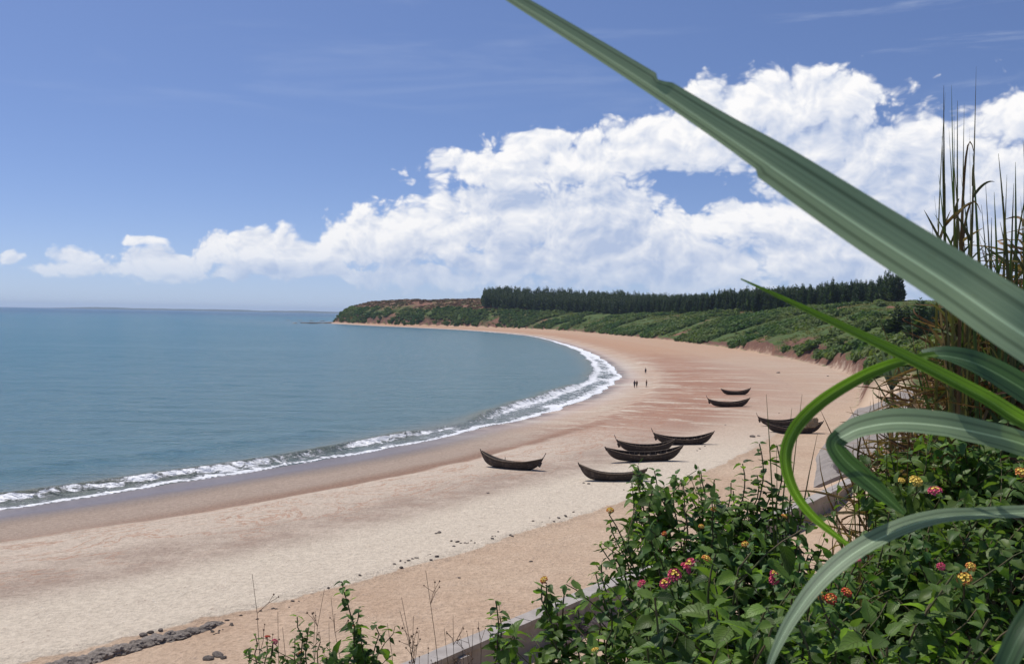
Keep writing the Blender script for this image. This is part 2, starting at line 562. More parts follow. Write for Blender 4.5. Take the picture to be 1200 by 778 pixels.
# bay beach: pale fringe, red wet runnels with pale streaks, dry sand
streak = M.noise(M.xyz(M.m('MULTIPLY_ADD', D_, 0.05, M.m('MULTIPLY', S_, 0.22)), M.m('MULTIPLY', D_, 0.045)), 1.0, 5, 0.7, Distortion=0.35)
rgt = M.mix(M.mr(D_, 0.5, 3.5), wet_c, (0.50, 0.40, 0.31))
st = M.m('MULTIPLY', M.mr(M.m('ADD', D_, M.m('MULTIPLY', M.m('SUBTRACT', streak, 0.5), 55.0)), 8.0, 12.0), M.mr(D_, 18.0, 62.0, 1.0, 0.22))
rgt = M.mix(st, rgt, (0.34, 0.195, 0.135))
rgt = M.mix(M.m('MULTIPLY', M.mr(streak, 0.51, 0.58), M.mr(D_, 9.0, 40.0, 1.0, 0.45)), rgt, pale_c)
rgt = M.mix(M.m('MULTIPLY', M.mr(D_, 26.0, 36.0), M.mr(S_, 60.0, 170.0, 0.85, 0.3)), rgt, (0.50, 0.385, 0.29))
rgt = M.mix(M.m('MULTIPLY', M.mr(nbig, 0.42, 0.62), 0.5), rgt, (0.42, 0.27, 0.195))
sand = M.mix(rightw, left, rgt)
sand = M.mix(M.m('MULTIPLY', farw, M.mr(D_, 6.0, 22.0, 0.3, 0.85)), sand, (0.46, 0.29, 0.185))
# behind the berm edge: reddish dry sand
en = M.m('ADD', D_, M.m('MULTIPLY', M.m('SUBTRACT', M.noise(M.xyz(S_, 0.0), 0.35, 4, 0.6), 0.5), 1.6))
berm = M.m('MULTIPLY', M.mr(en, 40.35, 40.55), M.mr(S_, 85.0, 140.0, 1.0, 0.25))
redsand = M.mix(M.mr(nmid, 0.3, 0.7), (0.51, 0.375, 0.265), (0.44, 0.31, 0.212))
redsand = M.mix(M.m('MULTIPLY', M.mr(nbig, 0.35, 0.65), 0.45), redsand, (0.55, 0.43, 0.31))
sand = M.mix(berm, sand, redsand)
# rust red trails and dark specks
vein = M.noise(M.xyz(M.m('MULTIPLY', S_, 0.10), M.m('MULTIPLY', D_, 0.22)), 1.0, 6, 0.7, Distortion=1.2)
veinm = M.m('MULTIPLY', M.mr(M.m('ABSOLUTE', M.m('SUBTRACT', vein, 0.5)), 0.0, 0.022, 1.0, 0.0), M.m('MULTIPLY', M.mr(D_, 13.0, 17.0), M.mr(D_, 24.0, 30.0, 0.55, 0.0)))
sand = M.mix(veinm, sand, (0.36, 0.16, 0.085))
sand = M.mix(M.m('MULTIPLY', M.mr(speck, 0.56, 0.74), M.m('MULTIPLY', M.mr(D_, 12.0, 18.0), 0.8)), sand, (0.23, 0.17, 0.13))
sand = M.mix(1.0, sand, M.mix(M.mr(nfine, 0.25, 0.75), (0.70, 0.69, 0.68), (1.16, 1.16, 1.16)), 'MULTIPLY')
# inland soil and grass
soiln = M.noise(pos, 0.028, 6, 0.65)
soil = M.mix(M.mr(nmid, 0.3, 0.7), (0.23, 0.11, 0.07), (0.16, 0.085, 0.055))
grass = M.mix(M.mr(M.noise(pos, 0.12, 6, 0.7), 0.3, 0.7), (0.050, 0.088, 0.024), (0.095, 0.125, 0.038))
grass = M.mix(M.mr(M.noise(pos, 0.9, 4, 0.7), 0.45, 0.75, 0.0, 0.5), grass, (0.03, 0.055, 0.016))
redtop = M.m('MULTIPLY', M.mr(sp.outputs[1], 1090.0, 1200.0), M.mr(sp.outputs[2], 17.0, 25.0))
inl = M.mix(M.m('MAXIMUM', M.mr(soiln, 0.54, 0.62), M.m('MULTIPLY', redtop, M.mr(nbig, 0.35, 0.6, 0.25, 1.0))), grass, soil)
slope = M.n('ShaderNodeSeparateXYZ'); M.link(geo.outputs['True Normal'], slope.inputs[0])
inl = M.mix(M.m('MULTIPLY', M.mr(slope.outputs[2], 0.92, 0.80), M.mr(T_, 14.0, 8.0)), inl, M.mix(M.mr(nmid, 0.35, 0.65), (0.10, 0.052, 0.038), (0.19, 0.10, 0.066)))
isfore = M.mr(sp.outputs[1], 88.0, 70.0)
inl = M.mix(M.m('MULTIPLY', M.mr(sp.outputs[1], 176.0, 160.0), M.mr(T_, 10.0, 6.0)), inl, redsand)
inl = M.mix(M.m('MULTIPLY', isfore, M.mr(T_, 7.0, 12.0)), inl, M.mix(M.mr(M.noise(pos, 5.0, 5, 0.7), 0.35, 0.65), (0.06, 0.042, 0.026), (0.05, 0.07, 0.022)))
tn = M.m('ADD', T_, M.m('MULTIPLY', M.m('SUBTRACT', nmid, 0.5), 6.0))
base = M.mix(M.mr(tn, -0.6, 1.2), sand, inl)
M.link(base, b.inputs['Base Color'])
wetm = M.m('MULTIPLY', M.mr(dn, 8.0, 3.0), M.mr(S_, 20.0, 110.0, 1.0, 0.75))
M.link(M.m('MULTIPLY_ADD', wetm, -0.60, 0.92), b.inputs['Roughness'])
M.link(M.m('MULTIPLY_ADD', wetm, 0.20, 0.15), b.inputs['Specular IOR Level'])
hgt = M.m('ADD', M.m('MULTIPLY', nfine, 0.5), M.m('MULTIPLY', speck, 0.7))
hgt = M.m('MULTIPLY', hgt, M.m('MULTIPLY_ADD', wetm, -1.0, 1.0))
M.link(M.bump(hgt, 0.22, 0.9), b.inputs['Normal'])

ground = link('ground', mesh_np('ground', np.stack([gx, gy, gzv], -1), gF, 'ground', attrs={'d': gd, 's': gs, 't': gt}))
tag(ground, 'wide sandy beach running back to red soil banks and scrub slopes', 'ground', kind='structure')

# ------------------------------------------------------------------ sea
angs2 = np.concatenate([np.linspace(-115, -34, 80)[:-1], np.linspace(-34, 12, 430)[:-1], np.linspace(12, 60, 40)]) * math.pi / 180
rads2 = np.concatenate([np.geomspace(50, 420, 430)[:-1], np.geomspace(420, 2200, 160)[:-1], np.geomspace(2200, 19000, 40)])
wx, wy, wF = polar_grid(angs2, rads2)
wd, ws = line_dist(SHORE, wx, wy)
keep = (wd < 6)[wF].any(1)
wF = wF[keep]
used = np.zeros(len(wx), bool); used[wF.ravel()] = True
FW = np.interp(ws, [-150, 0, 50, 75, 95, 140, 210, 400, 700, 1200], [3.6, 4.2, 4.4, 6.0, 9.0, 10.5, 9, 6, 4, 3])
off = -wd                                                   # metres out from the waterline
crest = FW * (0.86 + 0.28 * (fbm(ws / 26, ws * 0, 3, 7) - .5) * 2 * .6)
hmod = 0.25 + 0.75 * sstep(.35, .6, fbm(ws / 38 + 3.1, ws * 0, 3, 12))
u = (off - crest)
front = np.where(u < 0, np.exp(-(u / 0.75) ** 2), np.exp(-(u / 2.4) ** 2))
damp = 1 - sstep(350, 1000, np.hypot(wx, wy))
wz = 0.62 * hmod * front * damp
c2 = crest + 15 + 5 * (fbm(ws / 60, ws * 0, 2, 33) - .5)
wz += 0.22 * sstep(.4, .65, fbm(ws / 55 + 9, ws * 0, 2, 55)) * np.exp(-((off - c2) / 3.0) ** 2) * damp
wz += (fbm(wx / 9 + wy / 20, wy / 6, 3, 91) - .5) * 0.32 * sstep(3, 14, off) * damp
lip = 0.9 * (fbm(ws / 7, ws * 0, 3, 15) - .5) * 2
edge = off - lip * 1.3                                       # ragged run-up edge
wz += 0.05 * sstep(0, 0.5, edge)
wz = np.where(edge < 0, wz + np.clip(edge, -6, 0) * 0.25, wz)
brk = sstep(.36, .56, fbm(ws / 30 + 7, ws * 0, 3, 18)) * sstep(-60, 60, ws) * .6 + .4 * sstep(.4, .6, fbm(ws / 17, ws * 0, 2, 28))
brk = np.maximum(brk, sstep(60, 110, ws) * .8)
foam_a = (0.62 + .3 * fbm(ws / 5, ws * 0, 3, 48)) * np.exp(-np.clip(edge - .3, 0, None) / ((.07 + .16 * fbm(ws / 14, ws * 0, 3, 58)) * FW)) + (0.26 + 0.34 * (fbm(ws / 9, off / 2.0, 3, 38) - .35) + .10 * sstep(60, 120, ws)) * (1 - sstep(.75, 1.0, off / crest)) + 0.75 * brk * np.exp(-((off - crest * .93) / (.16 * FW)) ** 2)
foam_a = foam_a + 0.35 * sstep(250, 500, np.hypot(wx, wy)) * (1 - sstep(.7, 1.0, off / crest))
foam_a = np.clip(foam_a, 0, 1) * sstep(-0.05, 0.3, edge) * (1 - sstep(1.0, 1.25, off / crest))
crestm = front * hmod

m, M, b, out = new_mat('sea')
geo = M.n('ShaderNodeNewGeometry'); pos = geo.outputs['Position']
OFF = M.attr('off').outputs['Fac']; FO = M.attr('foam').outputs['Fac']; CR = M.attr('crest').outputs['Fac']; S_ = M.attr('s').outputs['Fac']
far1 = M.mr(OFF, 10.0, 260.0)
far2 = M.mr(OFF, 200.0, 2500.0)
cb = M.mix(far1, (0.070, 0.160, 0.182), (0.022, 0.135, 0.172))
cb = M.mix(far2, cb, (0.004, 0.062, 0.105))
cb = M.mix(M.mr(OFF, 15.0, 2.0, 0.0, 0.8), cb, (0.19, 0.195, 0.165))
cb = M.mix(M.m('MULTIPLY', CR, 0.6), cb, (0.15, 0.15, 0.085))
pat = M.noise(M.vm('MULTIPLY', pos, (0.004, 0.016, 0.0)), 1.0, 4, 0.6)
cb = M.mix(M.m('MULTIPLY', M.mr(pat, 0.45, 0.7), 0.35), cb, (0.085, 0.19, 0.225))
# foam lace
sdv = M.xyz(M.m('MULTIPLY', S_, 0.55), OFF)
lace = M.noise(sdv, 1.1, 6, 0.72, Distortion=0.8)
lace2 = M.noise(pos, 0.16, 4, 0.6)
lace = M.m('ADD', lace, M.m('MULTIPLY', M.m('SUBTRACT', lace2, 0.5), 0.25))
fm = M.mr(M.m('SUBTRACT', lace, M.m('MULTIPLY_ADD', FO, -0.58, 0.80)), -0.05, 0.08)
fm = M.m('MULTIPLY', fm, M.mr(FO, 0.05, 0.25))
M.link(M.mix(fm, cb, (0.86, 0.87, 0.88)), b.inputs['Base Color'])
M.link(M.m('MULTIPLY_ADD', fm, 0.5, 0.22), b.inputs['Roughness'])
b.inputs['IOR'].default_value = 1.33
b.inputs['Specular IOR Level'].default_value = 0.30
rip = M.noise(M.vm('MULTIPLY', pos, (0.35, 0.75, 0.5)), 1.0, 5, 0.62)
rip2 = M.noise(M.vm('MULTIPLY', pos, (1.6, 2.6, 1.0)), 1.0, 3, 0.6)
rip0 = M.noise(M.vm('MULTIPLY', pos, (0.05, 0.16, 0.1)), 1.0, 4, 0.6)
hh = M.m('ADD', M.m('MULTIPLY_ADD', rip0, 2.6, M.m('MULTIPLY', rip, 1.2)), M.m('ADD', M.m('MULTIPLY', rip2, 0.30), M.m('MULTIPLY', fm, 0.25)))
M.link(M.bump(hh, 1.3, 0.9), b.inputs['Normal'])
idx = -np.ones(len(wx), int); idx[used] = np.arange(used.sum())
sea = link('sea', mesh_np('sea', np.stack([wx, wy, wz], -1)[used], idx[wF], 'sea', attrs={'off': off[used], 's': ws[used], 'foam': foam_a[used], 'crest': crestm[used]}))
tag(sea, 'blue green sea with a white line of surf along the sand', 'sea', kind='structure')

# far low coast on the horizon
simple('far_coast', (0.05, 0.08, 0.06), (0.09, 0.10, 0.08), 0.002, 0.9)
V, Fc = [], []
n = 160
for i in range(n):
    px = 40 + (430 - 40) * i / (n - 1)
    r = ray(px, 365); k = 14500 / r.y
    x, y = r.x * k, r.y * k
    env = min(1, i / 30, (n - 1 - i) / 3 + .4)
    h = (16 + 18 * float(fbm(np.array([i / 9.0]), np.array([2.0]), 4, 3)[0])) * env
    for (oy, hz_) in ((-260, -2), (-120, h * .6), (0, h), (400, -2)):
        V.append((x, y + oy, hz_))
for i in range(n - 1):
    for k in range(3):
        a = i * 4 + k
        Fc.append((a, a + 4, a + 5, a + 1))
fc = link('distant_coast', mesh_np('distant_coast', V, Fc, 'far_coast'))
tag(fc, 'low dark strip of land far across the sea on the horizon', 'coast', kind='structure')

# ------------------------------------------------------------------ concrete wall, revetment, ledge
m, M, b, out = new_mat('concrete')
geo = M.n('ShaderNodeNewGeometry'); pos = geo.outputs['Position']
c = M.mix(M.mr(M.noise(pos, 0.9, 6, 0.7), 0.3, 0.7), (0.28, 0.25, 0.225), (0.38, 0.345, 0.31))
c = M.mix(M.mr(M.noise(M.vm('MULTIPLY', pos, (2.0, 2.0, 0.5)), 1.0, 5, 0.7), 0.5, 0.75, 0.0, 0.45), c, (0.22, 0.18, 0.15))
M.link(c, b.inputs['Base Color']); b.inputs['Roughness'].default_value = 0.9
M.link(M.bump(M.noise(pos, 9.0, 5, 0.7), 0.03, 0.6), b.inputs['Normal'])

m, M, b, out = new_mat('old_concrete')
geo = M.n('ShaderNodeNewGeometry'); pos = geo.outputs['Position']
c = M.mix(M.mr(M.noise(pos, 0.35, 6, 0.7), 0.3, 0.7), (0.185, 0.16, 0.14), (0.27, 0.24, 0.21))
c = M.mix(M.mr(M.noise(pos, 2.5, 5, 0.75), 0.5, 0.72, 0.0, 0.5), c, (0.14, 0.115, 0.095))
M.link(c, b.inputs['Base Color']); b.inputs['Roughness'].default_value = 0.95
M.link(M.bump(M.noise(pos, 3.0, 6, 0.7), 0.08, 0.7), b.inputs['Normal'])

def wall_strip(pts, o0, o1, z0, z1, steps=1.0):
    """a swept box along a plan line; o = offsets to the right of the line"""
    pts = [Vector((*p, 0)) for p in pts]
    V, F = [], []
    n = len(pts)
    for i, p in enumerate(pts):
        tg = (pts[min(i + 1, n - 1)] - pts[max(i - 1, 0)]).normalized()
        nr = Vector((tg.y, -tg.x, 0))
        j = lambda: random.uniform(-.012, .012)
        V += [p + nr * (o0 + j()) + Vector((0, 0, z0)), p + nr * (o1 + j()) + Vector((0, 0, z0)), p + nr * (o1 + j()) + Vector((0, 0, z1 + j())), p + nr * (o0 + j()) + Vector((0, 0, z1 + j()))]
    for i in range(n - 1):
        for k in range(4):
            k2 = (k + 1) % 4
            F.append((i * 4 + k, (i + 1) * 4 + k, (i + 1) * 4 + k2, i * 4 + k2))
    F += [(0, 1, 2, 3), tuple(4 * (n - 1) + k for k in (3, 2, 1, 0))]
    return V, F

wl = smooth_line([(-13, 22.5), (-3, 37), (9.5, 54.6), (22, 72.3), (31, 86.2)], 0.6)
cum = np.concatenate([[0], np.cumsum(np.hypot(*np.diff(wl, axis=0).T))])
def wl_at(q):
    return (float(np.interp(q, cum, wl[:, 0])), float(np.interp(q, cum, wl[:, 1])))
wall = empty('concrete_wall', (*wl_at(20), 1.6))
tag(wall, 'weathered grey concrete retaining wall dividing the beach from the bank', 'wall')
inv = Matrix.Translation(-wall.location)
mb = MB(); V, F = wall_strip([wl_at(q) for q in np.arange(0, cum[-1], 0.7)], -0.28, 0.34, 0.6, 2.92)
mb.add([inv @ v for v in V], F); mb.build('wall_body', 'concrete', wall)
q = 0.0
while q < cum[-1] - 0.5:
    L = min(6.0, cum[-1] - q)
    mb = MB(); V, F = wall_strip([wl_at(q + 0.012 + (L - 0.024) * k / 8) for k in range(9)], -0.40, 0.46, 2.922, 3.12)
    mb.add([inv @ v for v in V], F); mb.build('coping', 'concrete', wall)
    q += L
for q in (19.0, 27.6, 36.0, 51.0):
    mb = MB(); V, F = wall_strip([wl_at(q), wl_at(q + .5)], 0.335, 0.62, 0.6, 2.90)
    mb.add([inv @ v for v in V], F); mb.build('buttress', 'concrete', wall)

rv = smooth_line([(26, 85.5), (29.5, 96), (35, 112), (47, 140), (58.5, 168)], 1.2)
cumr = np.concatenate([[0], np.cumsum(np.hypot(*np.diff(rv, axis=0).T))])
reve = empty('concrete_revetment', (33, 108, 2.0))
tag(reve, 'pale sloping concrete revetment rising from the sand beside the two grounded boats', 'revetment')
inv = Matrix.Translation(-reve.location)
q0 = 0.0
while q0 < cumr[-1] - 1:
    L = min(9.0, cumr[-1] - q0)
    Vt, Ft = [], []
    nq, nt = 7, 9
    for i in range(nq):
        q = q0 + 0.02 + (L - 0.04) * i / (nq - 1)
        p = Vector((float(np.interp(q, cumr, rv[:, 0])), float(np.interp(q, cumr, rv[:, 1])), 0))
        p2 = Vector((float(np.interp(q + .3, cumr, rv[:, 0])), float(np.interp(q + .3, cumr, rv[:, 1])), 0)) if q + .3 < cumr[-1] else p + tg * .3
        tg = (p2 - p).normalized(); nr = Vector((tg.y, -tg.x, 0))
        for k in range(nt):
            t = -0.5 + 9.5 * k / (nt - 1)
            z = 1.45 + 4.6 * t / 8.0 + 0.25 * max(0, 1 - abs(t - 1) / 3)
            Vt.append(inv @ (p + nr * t + Vector((0, 0, z))))
    n0 = len(Vt)
    Vt += [v - Vector((0, 0, .35)) for v in Vt]
    for i in range(nq - 1):
        for k in range(nt - 1):
            a = i * nt + k
            Ft.append((a, a + nt, a + nt + 1, a + 1)[::-1])
            Ft.append(tuple(x + n0 for x in (a, a + nt, a + nt + 1, a + 1)))
    ring = [k for k in range(nt)] + [i * nt + nt - 1 for i in range(1, nq)] + [(nq - 1) * nt + k for k in range(nt - 2, -1, -1)] + [i * nt for i in range(nq - 2, 0, -1)]
    for a, b2 in zip(ring, ring[1:] + ring[:1]):
        Ft.append((a, b2, b2 + n0, a + n0))
    mb = MB(); mb.add(Vt, Ft); mb.build('slab', 'old_concrete', reve)
    q0 += L

simple('rock', (0.10, 0.085, 0.075), (0.22, 0.18, 0.15), 3.0, 0.9, 0.05, objrand=0.5)
simple('crust', (0.20, 0.17, 0.145), (0.34, 0.29, 0.245), 4.0, 0.9, 0.08, objrand=0.25)
stones = [rough_stone(k) for k in range(6)]
for me in stones: me.materials.append(MATS['rock'])
crusts = [rough_stone(40 + k, 3, 1.1, 0.45) for k in range(5)]
for me in crusts: me.materials.append(MATS['crust'])
led = empty('stone_ledge', (-16, 42.5, 1.5))
tag(led, 'crusty broken ledge of grey stone edging the pale sand', 'ledge')
L0, L1 = at(60, 786), at(250, 733)
for k in range(44):
    f = k / 43
    p = L0.lerp(L1, f)
    wdt = 0.62 * (1 - .62 * f) * random.uniform(.8, 1.15)
    p = p + Vector((random.uniform(-.16, .16), random.uniform(-.12, .12), random.uniform(-.06, .06))) - led.location
    link('stone', crusts[k % 5], led, Matrix.Translation(p) @ Matrix.Rotation(rad(53 + random.uniform(-18, 18)), 4, 'Z') @ Matrix.Rotation(random.uniform(-.12, .12), 4, 'X') @ Matrix.Diagonal((random.uniform(.3, .6), wdt * random.uniform(.8, 1.3), random.uniform(.45, .8) * (1 - .4 * f), 1)))

bs = [(515, 624, .16), (511, 625, .10), (529, 634, .12), (536, 635, .14), (532, 640, .10), (600, 628, .10), (470, 665, .12), (512, 652, .12), (505, 656, .09), (538, 677, .08), (622, 658, .11), (577, 628, .07),
      (655, 607, .11), (663, 605, .13), (649, 611, .09), (672, 600, .10), (577, 631, .10), (598, 627, .12), (572, 578, .13), (731, 574, .09), (740, 571, .12), (820, 526, .16), (826, 523, .12), (817, 528, .10),
      (913, 484, .10), (882, 512, .35), (889, 511, .2), (912, 437, .5), (970, 441, .3), (168, 744, .18), (176, 741, .14), (188, 738, .12), (252, 730, .1), (266, 727, .1), (282, 721, .08), (850, 498, .12),
      (684, 566, .12), (690, 567, .14), (705, 563, .10), (244, 772, .2), (255, 768, .25), (262, 771, .15)]
re_ = random.Random(9)
for k in range(46):          # grit along the edge of the pale sand
    f = re_.random() ** 1.3
    bs.append((250 + 470 * f + re_.uniform(-4, 4), 733 - 152 * f - 10 * math.sin(f * 3.1) + re_.uniform(-3, 3) + 8, re_.uniform(.04, .10)))
for k, (px, py, r_) in enumerate(bs):
    p = at(px, py)
    o = link('beach_stone', stones[k % 6], None, Matrix.Translation(p + Vector((0, 0, r_ * .2))) @ Matrix.Rotation(random.uniform(0, 6), 4, 'Z') @ Matrix.Diagonal((r_ * 1.25, r_ * random.uniform(.7, 1.2), r_ * .9, 1)))
    lb = ('small dark stone near the crusty ledge', 'stones by the ledge') if px < 300 else ('small dark stone by the boats farther up the sand', 'stones near the boats') if py < 580 and px > 560 else ('small dark stone along the edge between pale and reddish sand', 'stones along the sand edge') if py > 590 else ('dark stone alone', 'stones')
    tag(o, lb[0], 'stone', lb[1])
for k, (px, py, r_) in enumerate([(346, 379.2, 4), (356, 378.8, 5), (366, 379.2, 6), (374, 378.6, 5), (382, 379, 7), (389, 378.2, 8), (395, 378.4, 9), (400, 377.6, 10), (338, 375.6, 3), (352, 375.8, 4), (365, 376.2, 4), (378, 376.6, 5), (404, 378, 9), (410, 379, 7)]):
    r = ray(px, py); kk = 16 / -r.z
    o = link('shore_rock', stones[k % 6], None, Matrix.Translation((r.x * kk, r.y * kk, 0.2)) @ Matrix.Rotation(random.uniform(0, 6), 4, 'Z') @ Matrix.Diagonal((r_ * 1.5, r_ * .8, min(r_ * .42, 2.6), 1)))
    tag(o, 'dark rock awash in the sea off the tip of the headland', 'rock', 'rocks off the headland')

# ------------------------------------------------------------------ boats
m, M, b, out = new_mat('boat_wood')
tc = M.n('ShaderNodeTexCoord')
gr = M.noise(M.vm('MULTIPLY', tc.outputs['Object'], (0.6, 6.0, 9.0)), 1.0, 5, 0.65)
oi = M.n('ShaderNodeObjectInfo')
c = M.mix(M.mr(gr, 0.3, 0.7), (0.022, 0.016, 0.014), (0.055, 0.04, 0.032))
c = M.mix(M.m('MULTIPLY', M.mr(M.noise(tc.outputs['Object'], 1.7, 4, 0.7), 0.5, 0.7), 0.5), c, (0.15, 0.115, 0.09))
M.link(c, b.inputs['Base Color']); b.inputs['Roughness'].default_value = 0.8
simple('old_plank', (0.12, 0.09, 0.065), (0.22, 0.17, 0.125), 5.0, 0.85)
simple('net', (0.26, 0.20, 0.12), (0.42, 0.33, 0.21), 9.0, 0.95, 0.1)

def hull_meshes(L=3.3, B=0.70, bow=0.80, stern=0.55):
    nt, nk = 33, 9
    def sec(t, inset):
        rise = (bow if t > 0 else stern) * abs(t) ** 2.3
        sheer = 0.72 + rise
        keel = 0.0 + (0.62 + rise - 0.10) * (0.30 * abs(t) ** 2.4 + 0.70 * abs(t) ** 7)
        hb = B * max(0.0, 1 - abs(t) ** 2.3) ** 0.8 + 0.045
        x = t * L * (1.0)
        row = []
        for k in range(nk):
            u = k / (nk - 1)                     # 0 sheer port .. 1 sheer starboard
            a = (u - .5) * 2
            y = hb * math.copysign(abs(a) ** 0.62, a)
            z = keel + (sheer - keel) * abs(a) ** 2.0
            if inset:
                y *= max(0.2, 1 - 0.045 / hb)
                z = min(z + 0.05 * (1 - abs(a)), sheer)
            row.append((x + 0.14 * (z - .6) * t, y, z))
        return row
    ts = np.linspace(-1, 1, nt)
    V, F = [], []
    for ins in (False, True):
        for t in ts: V += sec(t, ins)
    n0 = nt * nk
    for i in range(nt - 1):
        for k in range(nk - 1):
            a = i * nk + k
            F.append((a, a + 1, a + nk + 1, a + nk))
            F.append(tuple(n0 + x for x in (a + nk, a + nk + 1, a + 1, a)))
        for k in (0, nk - 1):
            a = i * nk + k
            F.append((a, a + nk, n0 + a + nk, n0 + a))
    h = MB(); h.add(V, F)
    hull = h.mesh('hull', 'boat_wood', True)
    rails = []
    for k in (0, nk - 1):
        r = MB()
        r.tube([Vector(sec(t, False)[k]) + Vector((0, 0, .02)) for t in ts], 0.04, 6)
        rails.append(r.mesh('gunwale', 'old_plank'))
    ths = []
    for t in (-.62, -.36, -.1, .16, .42, .66):
        hb = B * (1 - abs(t) ** 2.3) ** .8
        z = 0.50 + (bow if t > 0 else stern) * abs(t) ** 2.3
        r = MB(); r.box((t * L, 0, z), (0.2, hb * 1.93, 0.045))
        ths.append(r.mesh('thwart', 'old_plank'))
    ribs = []
    for t in np.linspace(-.78, .78, 12):
        row = sec(t, True)
        r = MB(); r.tube([Vector(p) + Vector((0, 0, .012)) for p in row], 0.028, 5)
        ribs.append(r.mesh('rib', 'old_plank'))
    st = MB(); s1 = sec(1, False); st.tube([Vector(s1[4]) + Vector((-.05, 0, -.05)), Vector(s1[0]) * .5 + Vector(s1[8]) * .5 + Vector((.10, 0, .16))], [.06, .05], 6)
    s0 = sec(-1, False); st2 = MB(); st2.tube([Vector(s0[4]) + Vector((.05, 0, -.05)), Vector(s0[0]) * .5 + Vector(s0[8]) * .5 + Vector((-.08, 0, .12))], [.06, .05], 6)
    oar = MB(); tip = Vector(s0[0]) * .5 + Vector(s0[8]) * .5
    oar.tube([tip + Vector((.25, .1, -.75)), tip + Vector((-.42, .1, .62))], [.045, .035], 6)
    oar.box(tip + Vector((.14, .1, -.55)), (.26, .035, .5), Matrix.Rotation(-.42, 3, 'Y'))
    pin = MB(); pin.tube([(0.3, B * .9, .55), (0.3, B * .93, 1.18)], .03, 5)
    return dict(hull=hull, rails=rails, ths=ths, ribs=ribs, stem=st.mesh('stem_post', 'boat_wood'), stern=st2.mesh('stern_post', 'boat_wood'), oar=oar.mesh('steering_oar', 'boat_wood'), pin=pin.mesh('oar_pin', 'boat_wood'))
HM = hull_meshes()

def make_boat(px, py, length, yaw, label, heel=0.0, oar=True, pin=False, trim=0.0):
    p = at(px, py)
    k = length / 6.8
    b_ = empty('fishing_boat', p + Vector((0, 0, -0.05)))
    b_.rotation_euler = (heel, trim, rad(yaw))
    b_.scale = (k, 0.5 + .5 * k, 0.45 + .55 * k)
    link('hull', HM['hull'], b_)
    for me in HM['rails']: link('gunwale', me, b_)
    for me in HM['ths']: link('thwart', me, b_)
    for me in HM['ribs']: link('rib', me, b_)
    link('stem_post', HM['stem'], b_); link('stern_post', HM['stern'], b_)
    if oar: link('steering_oar', HM['oar'], b_)
    if pin: link('oar_pin', HM['pin'], b_)
    tag(b_, label, 'boat', 'wooden boats drawn up on the beach')
    return b_
make_boat(598, 549, 6.7, 152, 'lone black wooden boat lying closest to the surf, apart from the others', heel=.10, pin=True)
make_boat(718, 563, 6.0, 175, 'slender black boat half hidden behind the lantana sprays', heel=.07, oar=False)
make_boat(754, 540, 7.9, 5, 'largest brown boat, overlapping a smaller boat on its seaward side', heel=.10, oar=False)
make_boat(757, 529, 6.3, 3, 'boat almost hidden behind the largest boat, only its pole end showing', heel=.05)
make_boat(801, 520.5, 6.9, 4, 'boat with raised steering pole beyond the largest boat', heel=.09)
make_boat(854, 476.5, 7.0, 3, 'dark boat with steering pole next to a shorter boat without one', heel=.05)
make_boat(862, 462.5, 5.8, 1, 'short dark boat lying farthest along the beach', heel=.04, oar=False)
b8 = make_boat(930, 507.5, 7.4, 2, 'boat heaped with a brown net beside the concrete revetment', heel=.10, oar=False)
make_boat(914, 498.5, 6.0, 4, 'boat lying close behind the one heaped with net', heel=.06)
nm = rough_stone(77, 4, 0.7, 0.5)
for v in nm.vertices:
    n_ = float(fbm(np.array([v.co.x * 4]), np.array([v.co.y * 4 + v.co.z * 3]), 3, 9)[0])
    v.co *= 0.8 + .45 * n_
nm.materials.append(MATS['net'])
nt_ = link('fishing_net', nm, None, Matrix.Translation(b8.location + Vector((2.0, -.2, 1.35))) @ Matrix.Rotation(-.28, 4, 'Y') @ Matrix.Diagonal((1.5, .7, 1.3, 1)))
tag(nt_, 'heap of brown fishing net piled inside the boat by the revetment', 'net')
dw = MB(); dw.tube([(-.8, 0, .1), (-.2, .05, .2), (.5, -.05, .16), (.95, 0, .3)], [.14, .2, .17, .06], 8); dw.tube([(.2, 0, .2), (.6, .2, .5)], [.08, .03], 6)
pd = at(958, 480)
o = dw.build('driftwood_log', 'boat_wood', None, True, Matrix.Translation(pd)); tag(o, 'dark driftwood log on the sand past the net boat', 'log')

